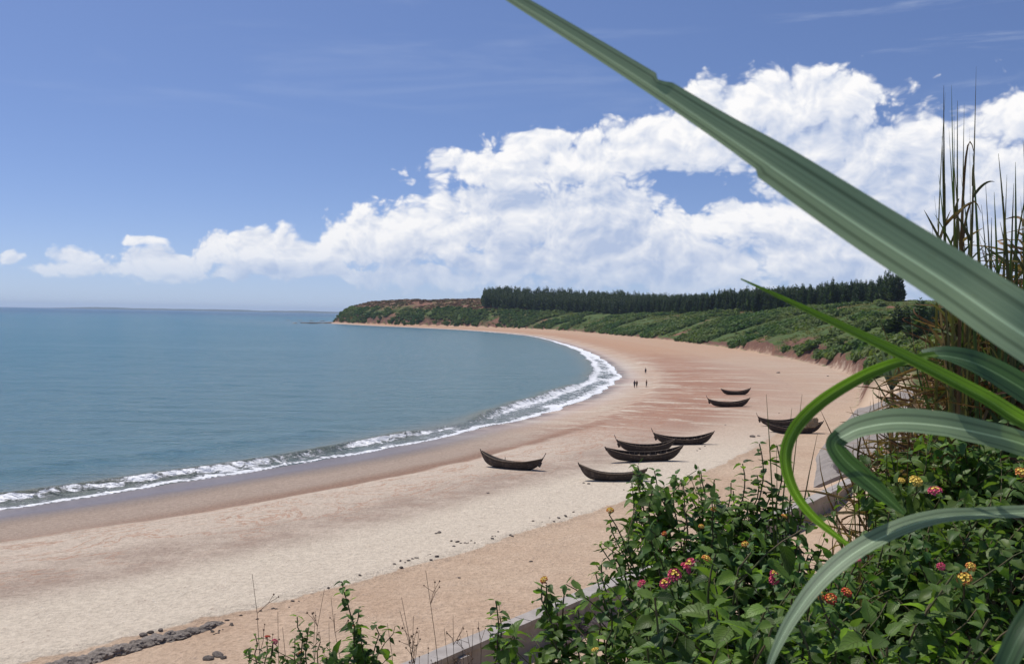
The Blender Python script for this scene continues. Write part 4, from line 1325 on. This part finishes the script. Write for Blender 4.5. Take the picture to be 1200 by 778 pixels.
sprig('thin upright lantana shoot in front of the concrete wall', [(581, 704), (590, 722), (600, 740), (582, 752)], 3.4, (590, 800), 4, .070, 1, .66)
sprig('lantana shoot with one large pointed leaf beside the concrete wall', [(664, 690), (655, 705), (682, 716), (648, 730), (700, 735)], 3.0, (668, 800), 5, .075, 1, .66, [(641, 684, 'orange', .012), (634, 688, 'rose', .009)])
sprig('arching lantana branch with an orange flower reaching over the sand', [(716, 612), (706, 640), (735, 628), (752, 640)], 3.6, (790, 760), 6, .058, 2, .62, [(715, 603, 'orange', .014)])
sprig('wiry lantana branch reaching up toward the half hidden boat', [(744, 545), (752, 560), (770, 552), (735, 565), (790, 556), (765, 590)], 3.9, (810, 770), 7, .068, 3, .62)
sprig('lantana branch topped by small dark seed heads', [(820, 552), (838, 562), (848, 590), (812, 585), (858, 575)], 4.0, (840, 780), 8, .060, 3, .64)
sprig('upright lantana branch with broad pale leaves by the net boat', [(868, 543), (885, 556), (905, 570), (893, 520), (912, 522), (875, 590)], 3.8, (885, 780), 9, .068, 3, .62)
# the mass of the bank
clump('lantana shrub with the big pink flower spike', 770, 660, 3.5, .36, .30, 15, [(790, 678, 'pink', .020, 2.9), (797, 671, 'pink', .019, 2.9), (783, 688, 'pink', .017, 2.9), (814, 664, 'pink', .017, 2.9), (824, 661, 'orange', .014, 2.9), (756, 689, 'rose', .013, 2.9)], 21, .058)
clump('lantana shrub with orange buds below the boats', 838, 636, 3.9, .38, .28, 16, [(836, 602, 'orange', .011, 3.5), (874, 642, 'orange', .012, 3.4), (820, 621, 'orange', .010, 3.5), (782, 628, 'red', .010, 3.6)], 22, .058)
clump('dense lantana shrub in front of the wall corner', 900, 655, 3.7, .34, .26, 16, [(906, 684, 'rose', .015, 3.0), (907, 676, 'pink', .012, 3.0), (915, 610, 'orange', .010, 3.4)], 23, .06)
clump('dark lantana shrub under the folded grass leaf', 1105, 552, 3.9, .36, .17, 20, [(1070, 569, 'yellow', .022, 3.3), (1096, 582, 'pink', .022, 3.2), (1054, 568, 'yellow', .012, 3.35)], 24, .068)
clump('shaded lantana shrub against the dry grass bank', 1180, 545, 3.7, .40, .22, 16, [(1194, 559, 'orange', .020, 3.2)], 25, .058, 5)
clump('lantana shrub with red and orange flower cluster', 970, 705, 2.9, .36, .30, 16, [(952, 702, 'orange', .016, 2.45), (974, 706, 'red', .015, 2.45), (986, 700, 'red', .014, 2.45), (1003, 664, 'rose', .011, 2.6)], 26, .052, 5, .45, .038)
clump('shaded lantana shrub with pale orange flowers', 1110, 665, 2.9, .42, .26, 17, [(1131, 685, 'orange', .018, 2.4), (1134, 669, 'orange', .012, 2.4), (1102, 668, 'rose', .010, 2.4), (1065, 626, 'rose', .011, 2.6)], 27, .052, 5, .45, .036)
clump('lantana shrub in deep shade below the curved grass leaf', 1190, 690, 2.6, .36, .26, 14, [], 28, .055, 5, .45, .036)
clump('lantana shrub with crowded small leaves at the foot of the flower spike', 735, 745, 2.9, .30, .22, 13, [(700, 770, 'yellow', .010, 2.6)], 29, .055)
clump('broad-leaved lantana shrub beneath the pink flower spike shrub', 830, 745, 2.2, .27, .20, 12, [], 30, .078)
clump('broad-leaved lantana shrub beneath the red flower cluster shrub', 925, 760, 2.1, .26, .16, 12, [], 31, .075)
clump('low lantana shrub below the shaded pale orange flowers', 1050, 755, 2.0, .28, .16, 13, [], 32, .055, 5, .45, .036)
clump('large-leaved lantana shrub at the foot of the broad grass blades', 1160, 765, 1.9, .26, .15, 12, [], 33, .072, 4)

# ------------------------------------------------------------------ grey dead shrub by the wall
def bare_plant(name, label, group, base, tips, mat, r0=.004, seed=0, twigs=5, heads=True, spread=.12, leafy=False):
    r = random.Random(seed)
    root = empty(name, base)
    tag(root, label, 'weed', group)
    mb, hd = MB(), MB()
    for tp in tips:
        tl = Vector(tp) - Vector(base)
        ctrl = tl * .5 + Vector((r.gauss(0, .11), r.gauss(0, .08), tl.length * .05))
        n = 12
        pts_ = [ctrl * 2 * t * (1 - t) + tl * t * t + Vector((r.gauss(0, .004), r.gauss(0, .004), 0)) for t in [i / n for i in range(n + 1)]]
        mb.tube(pts_, [r0 * (1 - .75 * i / n) for i in range(n + 1)], 5, False)
        for j in range(twigs):
            i = r.randrange(n // 2, n)
            q = pts_[i]
            d = Vector((r.gauss(0, .6), r.gauss(0, .6), r.uniform(.4, 1.1))).normalized() * spread * r.uniform(.4, 1.1)
            mid = q + d * .5 + Vector((r.gauss(0, .01), r.gauss(0, .01), 0))
            mb.tube([q, mid, q + d], [r0 * .4, r0 * .33, r0 * .22], 4, False)
            d2 = Vector((r.gauss(0, .6), r.gauss(0, .6), .7)).normalized() * spread * .4
            mb.tube([mid, mid + d2], [r0 * .3, r0 * .2], 4, False)
            for e_ in (q + d, mid + d2):
                s = r0 * r.uniform(.8, 1.6)
                hd.add([e_ + Vector(v) * s for v in ((1, 0, 0), (-1, 0, 0), (0, 1, 0), (0, -1, 0), (0, 0, 1.3), (0, 0, -1))], [(0, 2, 4), (2, 1, 4), (1, 3, 4), (3, 0, 4), (2, 0, 5), (1, 2, 5), (3, 1, 5), (0, 3, 5)])
    mb.build('stems', mat, root)
    if heads: hd.build('seed_heads', mat, root)['kind'] = 'stuff'
    return root
gw = 'dry weeds on the bank'
bare_plant('dry_weed', 'tall single-stalked dry weed with fine bare twigs', gw, gbase(500, 800, 4.1), [P(498, 668, 4.1), P(520, 735, 4.1), P(470, 700, 4.1)], 'twig', .0036, 1, 6)
bare_plant('dry_weed', 'reddish dry weed with many forked twigs and seed heads', gw, gbase(478, 800, 4.0), [P(470, 715, 4.0), P(455, 730, 4.0), P(485, 722, 4.0), P(492, 738, 4.0)], 'twig', .0036, 2, 7)
bare_plant('dry_weed', 'dry weed with small dark seed heads in front of the wall coping', gw, gbase(545, 800, 3.9), [P(530, 720, 3.9), P(555, 735, 3.9), P(563, 728, 3.9), P(540, 745, 3.9)], 'twig', .0034, 3, 5)
bare_plant('dry_weed', 'leaning dry weed with a faint bare tip over the pale sand', gw, gbase(345, 800, 4.2), [P(297, 672, 4.2), P(326, 716, 4.2), P(330, 735, 4.2)], 'twig', .0036, 4, 5)
bare_plant('dry_weed', 'feathery dry weed behind the tall lantana shoot', gw, gbase(392, 800, 4.3), [P(378, 690, 4.3), P(388, 700, 4.3), P(370, 716, 4.3), P(384, 730, 4.3)], 'twig', .0034, 5, 8, spread=.09)
bare_plant('dry_weed', 'dark-headed dry weed over the boats', gw, gbase(815, 800, 3.9), [P(818, 546, 3.9), P(800, 566, 3.9)], 'stem', .004, 6, 5, spread=.07)
simple('grey_twig', (0.20, 0.17, 0.17), (0.30, 0.26, 0.25), 20, .9)
def dead_shrub(px, py, label, rr2, seed):
    p = at(px, py); r = random.Random(seed)
    bare_plant('dead_shrub', label, 'grey dead shrubs by the wall', p, [p + Vector((r.gauss(0, rr2 * .5), r.gauss(0, rr2 * .5), r.uniform(.3, .8) * rr2)) for _ in range(34)], 'grey_twig', .022, seed, 9, spread=rr2 * .5)
dead_shrub(693, 742, 'grey dead shrub sprawling on the sand at the foot of the wall', .75, 3)
dead_shrub(670, 758, 'smaller grey dead shrub nearer the wall buttress', .55, 4)
dead_shrub(985, 556, 'grey dead shrub where the wall meets the revetment', 1.1, 5)

# ------------------------------------------------------------------ broad grass blades close by
def ribbon(pts, mat, name, parent, fold=.22, na=9, sub=10, notch=None, ripple=.0):
    """pts: (px, py, depth, width_px, tilt_deg)"""
    A = np.array(pts, float)
    n = len(A)
    W3 = [P(a[0], a[1], a[2]) for a in A]
    wid = [a[3] * a[2] / FPX / max(.3, math.cos(rad(a[4]))) for a in A]
    til = [rad(a[4]) for a in A]
    def cr(vals, i, t):
        p0 = vals[max(i - 1, 0)]; p1 = vals[i]; p2 = vals[i + 1]; p3 = vals[min(i + 2, n - 1)]
        return ((p1 * 2) + (p2 - p0) * t + (p0 * 2 - p1 * 5 + p2 * 4 - p3) * t * t + (p1 * 3 - p0 - p2 * 3 + p3) * t ** 3) * .5
    rows = []
    for i in range(n - 1):
        for k in range(sub):
            t = k / sub
            rows.append((cr(W3, i, t), max(.0004, cr(wid, i, t)), til[i] * (1 - t) + til[i + 1] * t))
    rows.append((W3[-1], wid[-1], til[-1]))
    V, F, UV = [], [], []
    N_ = len(rows)
    ln = 0
    for i, (p, w, tl) in enumerate(rows):
        tg = (rows[min(i + 1, N_ - 1)][0] - rows[max(i - 1, 0)][0]).normalized()
        ln += (rows[i][0] - rows[max(i - 1, 0)][0]).length
        vd = (p - CAM).normalized()
        s = tg.cross(vd).normalized()
        s = Matrix.Rotation(tl, 3, tg) @ s
        nn = s.cross(tg)
        for k in range(na):
            u = k / (na - 1) * 2 - 1
            ww = w / 2 / max(.35, math.cos(fold))
            lo, hi = 1.0, 1.0
            if notch: lo, hi = notch(i / (N_ - 1))
            e = u * (hi if u > 0 else lo)
            z = -abs(u) ** 1.15 * ww * math.tan(fold) + ripple * ww * math.sin(ln * 60 + u * 3)
            V.append(p + s * (e * ww) + nn * z); UV.append((u * .5 + .5, ln * 4))
    for i in range(N_ - 1):
        for k in range(na - 1):
            a = i * na + k
            F.append((a, a + 1, a + na + 1, a + na))
    mb = MB(); mb.add([v - parent.location for v in V], F, UV)
    return mb.build(name, mat, parent, True)

def cane(label, px, dep, top_py, seed):
    """an upright grass stalk standing beside the frame"""
    p = P(px, 600, dep); b = Vector((p.x, p.y, gz(p.x, p.y)))
    root = empty('cane_grass', b)
    tag(root, label, 'grass', 'broad-leaved cane grass')
    top = P(px, top_py, dep)
    mb = MB(); n = 14
    mb.tube([(b.lerp(top, i / n) - b) + Vector((0, 0, -.05 if i == 0 else 0)) for i in range(n + 1)], [.009 if i % 3 else .0105 for i in range(n + 1)], 10)
    mb.build('stalk', 'blade_dark', root, True)
    return root

c1 = cane('cane grass with one very broad blade slanting across sky and forest', 1420, .50, 430, 1)
def nt1(v):
    lo = hi = 1.0
    # a bite out of the upper edge, a torn strip missing from the lower edge toward the tip
    if .288 < v < .302: hi = .50 + .3 * (v - .288) / .014
    if v < .497: lo = 1 - .24 * min(1, max(0, (v - .2) / .25))
    return lo, hi
ribbon([(556, -28, .60, 6, -36), (604, 1, .59, 14, -36), (690, 54, .57, 19, -36), (771, 106, .55, 25, -36), (840, 152, .535, 33, -36), (905, 196, .52, 45, -36), (1012, 268, .50, 55, -36), (1110, 331, .48, 60, -36), (1200, 392, .46, 66, -36), (1300, 452, .46, 66, -30), (1425, 500, .50, 40, -10)],
       'blade_pale', 'leaf', c1, .30, 11, 12, nt1)
c2 = cane('cane grass with slender bent and folded blades over the lantana', 1390, .80, 460, 2)
ribbon([(868, 327, .74, 1.5, -20), (905, 344, .73, 4, -20), (960, 370, .72, 7, -20), (1060, 418, .70, 12, -20), (1150, 464, .69, 15, -20), (1230, 508, .70, 17, -20), (1395, 560, .80, 12, -20)], 'blade_lime', 'leaf', c2, .45)
ribbon([(1392, 600, .80, 20, 0), (1260, 497, .78, 30, 10), (1200, 457, .77, 30, 20), (1150, 429, .76, 26, 28), (1112, 418, .76, 18, 50), (1085, 418, .76, 9, 75)], 'blade_dark', 'leaf', c2, .25)
ribbon([(1098, 416, .76, 5, 60), (1065, 422, .755, 9, 20), (1035, 430, .75, 12, -10), (1000, 446, .745, 13, -14), (960, 472, .74, 14, -10), (932, 502, .735, 14, 0), (921, 535, .735, 13, 10), (930, 572, .74, 11, 20), (955, 606, .75, 9, 30), (1003, 644, .76, 4, 40)], 'blade_lime', 'leaf', c2, .35)
ribbon([(1392, 640, .80, 20, 0), (1260, 545, .76, 26, -10), (1200, 521, .75, 28, 10), (1150, 508, .74, 28, 35), (1100, 499, .73, 28, 52), (1050, 496, .72, 27, 55), (1010, 502, .715, 24, 50), (985, 513, .71, 20, 40)], 'blade_pale', 'leaf', c2, .18)
ribbon([(987, 511, .712, 20, 10), (979, 521, .715, 20, 10), (990, 538, .72, 22, 15), (1010, 556, .725, 22, 20), (1035, 578, .73, 16, 20), (1060, 602, .74, 4, 20)], 'blade_dark', 'leaf', c2, .30)
ribbon([(1392, 650, .80, 14, 0), (1260, 598, .76, 13, 50), (1200, 601, .74, 14, 50), (1150, 603, .72, 13, 50), (1100, 607, .71, 16, 48), (1050, 622, .70, 19, 45), (1000, 649, .69, 20, 40), (960, 684, .68, 18, 35), (927, 728, .67, 14, 30), (905, 772, .66, 8, 30), (898, 800, .66, 3, 30)], 'blade_pale', 'leaf', c2, .25)
ribbon([(1165, 815, .52, 20, 0), (1182, 770, .52, 24, 0), (1208, 722, .53, 26, 0), (1260, 660, .56, 26, 0), (1392, 610, .80, 20, 0)], 'blade_dark', 'leaf', c2, .25)

# ------------------------------------------------------------------ reeds and dry grass on the right bank
def blade_strip(mb, p0, p1, bend, w, n=9, twist=0.0, pw=2.2):
    p0, p1 = Vector(p0), Vector(p1)
    ctrl = p0.lerp(p1, .55) + Vector(bend)
    prev = None
    V, F = [], []
    for i in range(n + 1):
        t = i / n
        q = p0 * (1 - t) ** 2 + ctrl * 2 * t * (1 - t) + p1 * t * t
        tg = (ctrl - p0) * (1 - t) + (p1 - ctrl) * t
        s = tg.cross(Vector((0.25, 1, .1))).normalized()
        s = Matrix.Rotation(twist * t, 3, tg.normalized()) @ s
        ww = w * (1 - t ** pw) * .5 + .0006
        nn = s.cross(tg).normalized() * ww * .5
        V += [q - s * ww, q + nn, q + s * ww]
    for i in range(n):
        for k in range(2):
            a = i * 3 + k
            F.append((a, a + 1, a + 4, a + 3))
    mb.add(V, F)

def reed_clump(label, group, px, py, dep, tips, seed, mats=('reed', 'reed_green'), w=.010, rad_=.09, jitter=10):
    r = random.Random(seed)
    c = P(px, py, dep); b = Vector((c.x, c.y, gz(c.x, c.y)))
    root = empty('reed_grass', b)
    tag(root, label, 'grass', group)
    for i, (tx, ty, bx, mi) in enumerate(tips):
        d = dep + r.uniform(-.25, .3)
        tip = P(tx, ty, d) - b
        nod = abs(bx) >= 40
        fx0 = r.gauss(0, rad_ * .7) + (-bx * .9 * d / FPX if nod else 0)
        foot = Vector((fx0, r.gauss(0, rad_ * .7), 0)); foot.z = gz(b.x + foot.x, b.y + foot.y) - b.z - .03
        mname = mats[mi] if isinstance(mi, int) else mi
        if nod:
            bend = Vector((-(tip.x - foot.x) * .6, 0, .55 * (tip.z - foot.z) + .16))
        else:
            bend = Vector((-(tip.x - foot.x) * .30 + bx * 1.2 * d / FPX, r.uniform(-.08, .08), .04))
        mb = MB()
        blade_strip(mb, foot, tip, bend, w * r.uniform(.7, 1.2), 14, r.uniform(-1.5, 1.5), 3.6)
        bl = mb.build('blade', mname, root, True)
        if nod: continue
        ctrl = foot.lerp(tip, .55) + bend
        for k in range(r.choice((2, 3, 3, 4))):          # side leaves
            t = r.uniform(.35, .82)
            q = foot * (1 - t) ** 2 + ctrl * 2 * t * (1 - t) + tip * t * t
            sg = r.choice((-1, 1))
            L = r.uniform(.14, .36) * (1.25 - t)
            e_ = q + Vector((sg * L * r.uniform(.15, .75), r.gauss(0, .06), L * r.uniform(.35, 1.15)))
            mb = MB(); blade_strip(mb, q, e_, (0, 0, L * r.uniform(.0, .35)), w * r.uniform(.4, .85), 8, r.uniform(-1, 1), 2.4)
            mb.build('side_leaf', mname if r.random() < .7 else r.choice(('dead_brown', 'straw', 'reed')), bl, True)
    return root
tips = [(1144, 78, 6, 0), (1108, 108, -6, 0), (1115, 100, -4, 1), (1122, 118, -3, 0), (1104, 160, -8, 0), (1112, 150, -4, 1), (1130, 122, 2, 0), (1136, 150, 4, 0), (1100, 205, -6, 1), (1108, 215, -2, 0), (1118, 190, 0, 0), (1126, 205, 2, 1), (1092, 262, -12, 'straw'), (1100, 300, -10, 0),
        (1128, 230, 0, 'dead_brown'), (1120, 250, -2, 0), (1138, 240, 0, 0), (1106, 100, -2, 0), (1131, 285, 3, 1), (1112, 320, -6, 0), (1140, 180, 1, 1), (1118, 135, 0, 0), (1095, 230, -10, 0)]
reed_clump('tall spiky reed grass rising highest above the broad blade', 'reeds on the right bank', 1138, 420, 4.0, tips, 3, w=.015, rad_=.07)
tips = [(1199, 165, 4, 0), (1190, 190, 0, 1), (1180, 205, -4, 0), (1196, 230, 8, 0), (1208, 200, 10, 0), (1165, 225, -6, 1), (1155, 215, -10, 0), (1172, 260, 0, 0), (1186, 262, 2, 1), (1148, 262, -10, 'dead_brown'), (1212, 240, 6, 0), (1202, 280, 0, 1), (1160, 300, -2, 0), (1178, 310, 0, 'straw'), (1192, 320, 3, 0), (1218, 180, 8, 1), (1226, 220, 8, 0), (1170, 180, -2, 0), (1150, 240, -8, 0), (1162, 255, -5, 1), (1176, 230, 3, 0), (1188, 215, 5, 0), (1200, 205, 6, 1), (1184, 285, 0, 0), (1196, 290, 4, 0), (1168, 285, -4, 'dead_brown'), (1205, 310, 5, 0), (1152, 290, -6, 1)]
reed_clump('reed grass with arching stems at the edge of the bank', 'reeds on the right bank', 1185, 420, 3.9, tips, 4, w=.014)
# nodding dead stems
tips = [(1142, 182, 60, 'dead_brown'), (1150, 250, 70, 'dead_brown'), (1205, 262, -60, 'straw'), (1138, 300, 60, 'straw'), (1160, 330, 55, 'dead_brown'), (1210, 318, -50, 'dead_brown'), (1128, 330, 50, 'straw'), (1175, 345, -40, 'straw')]
reed_clump('nodding dead brown grass stems tangled among the reeds', 'reeds on the right bank', 1170, 420, 3.95, tips, 5, w=.011, rad_=.12)

def tangle(label, px, py, dep, n, spread, hgt, seed, mats=('straw', 'dead_brown', 'reed_green')):
    r = random.Random(seed)
    c = P(px, py, dep); b = Vector((c.x, c.y, gz(c.x, c.y)))
    root = empty('dry_grass', b)
    tag(root, label, 'grass', 'dry grass on the right bank')
    lift = max(0.0, c.z - b.z - hgt * .4)
    for k, mname in enumerate(mats):
        mb = MB()
        for i in range(n if k < 2 else n // 2):
            a = r.uniform(0, 6.28); q = r.uniform(0, spread)
            foot = Vector((math.cos(a) * q, math.sin(a) * q * .7, 0))
            foot.z = gz(b.x + foot.x, b.y + foot.y) - b.z - .02
            a2 = r.uniform(0, 6.28)
            tip = foot + Vector((math.cos(a2) * r.uniform(.05, .34), math.sin(a2) * .2, (lift + hgt * r.uniform(.15, 1.0))))
            if r.random() < .72:            # fallen blades lying across the others
                foot.z += (lift + hgt * .75) * r.uniform(.1, 1)
                tip = foot + Vector((math.cos(a2) * r.uniform(.12, .42), math.sin(a2) * .25, r.uniform(-.16, .14)))
            blade_strip(mb, foot, tip, (r.gauss(0, .12), r.gauss(0, .1), r.uniform(0, .25) * hgt), r.uniform(.005, .016), 7, r.uniform(-2, 2))
        mb.build('straw' if k < 2 else 'blades', mname, root, True)['kind'] = 'stuff'
    return root
tangle('tangle of straw and dead leaves below the reeds', 1150, 405, 4.3, 130, .42, .30, 1)
tangle('dark brown dead grass above the bent blade', 1115, 430, 4.6, 110, .42, .28, 2)
tangle('dry straw tangle beside the spiky grey-green plant', 1075, 455, 5.0, 90, .36, .26, 3)
tangle('dead grass mat on the crest of the bank', 1195, 430, 4.0, 130, .45, .34, 4)
tangle('matted dry grass above the shaded lantana', 1160, 475, 4.2, 120, .5, .24, 5)
tangle('brown grass thatch between the folded and the lime blades', 1110, 478, 4.6, 110, .45, .22, 6)
tangle('dead grass at the top of the bank under the reeds', 1190, 365, 4.5, 110, .4, .34, 7)

def rosette(label, px, py, dep, n, L, seed):
    r = random.Random(seed)
    c = P(px, py, dep); b = Vector((c.x, c.y, gz(c.x, c.y)))
    root = empty('spiky_plant', b)
    tag(root, label, 'plant')
    up = c.z - b.z
    mb = MB(); mb.tube([(0, 0, -.03), (0, 0, up)], [.014, .010], 6); mb.build('stem', 'stem', root, True)
    for i in range(n):
        a = i * 2.4; tilt = r.uniform(.15, .9)
        d = Vector((math.cos(a) * tilt, math.sin(a) * tilt, 1)).normalized()
        mb = MB(); blade_strip(mb, (0, 0, up), Vector((0, 0, up)) + d * L * r.uniform(.6, 1.1), (0, 0, .02), .02, 8)
        mb.build('leaf', 'agave', root, True)
rosette('spiky grey-green rosette plant at the end of the red bank', 1045, 455, 5.4, 16, .26, 2)

def tuft(label, px, py, dep, tips, seed, w=.008):
    r = random.Random(seed)
    c = P(px, py, dep); b = Vector((c.x, c.y, gz(c.x, c.y)))
    root = empty('grass_tuft', b)
    tag(root, label, 'grass', 'thin grass among the lantana')
    for tx, ty, bx, mname in tips:
        d = dep + r.uniform(-.1, .1)
        mb = MB(); blade_strip(mb, (r.gauss(0, .02), r.gauss(0, .02), -.03), P(tx, ty, d) - b, (bx * d / FPX, 0, .02), w * r.uniform(.7, 1.2), 10, r.uniform(-.5, .5))
        mb.build('blade', mname, root, True)
tuft('few upright grass blades crossing the net boat', 912, 640, 3.6, [(898, 462, 14, 'reed_green'), (940, 462, -16, 'reed'), (910, 520, 12, 'reed_green'), (958, 508, -28, 'reed'), (928, 478, -10, 'reed_green')], 1, .012)
tuft('wiry dark grass stems in front of the revetment', 1035, 560, 3.9, [(1020, 470, -12, 'dead_brown'), (1005, 480, -10, 'reed'), (1040, 465, 4, 'reed'), (1012, 500, -8, 'dead_brown'), (1052, 480, 10, 'reed'), (1030, 452, 0, 'straw'), (1000, 520, -14, 'reed'), (1064, 470, 14, 'dead_brown')], 2, .007)
tuft('yellowing grass blades drooping over the sand gap by the wall', 1062, 660, 2.9, [(1005, 612, -10, 'straw'), (1000, 625, -14, 'reed_green'), (1012, 600, -6, 'reed'), (1008, 640, -12, 'straw'), (1022, 590, -4, 'reed_green')], 3, .012)

# ------------------------------------------------------------------ air
mh = bpy.data.materials.new('haze'); mh.use_nodes = True
H = NT(mh.node_tree); mh.node_tree.nodes.clear()
ho = H.n('ShaderNodeOutputMaterial'); pv = H.n('ShaderNodeVolumePrincipled')
pv.inputs['Color'].default_value = (0.62, 0.78, 1.0, 1)
pv.inputs['Density'].default_value = 0.00005
pv.inputs['Anisotropy'].default_value = 0.1
H.link(pv.outputs[0], ho.inputs['Volume'])
MATS['haze'] = mh
mb = MB(); mb.box((0, 4000, 40), (46000, 34000, 110))
hz_o = mb.build('haze', 'haze'); tag(hz_o, 'thin pale haze over the sea and the far shore', 'haze', kind='stuff')
sc.cycles.volume_bounces = 0
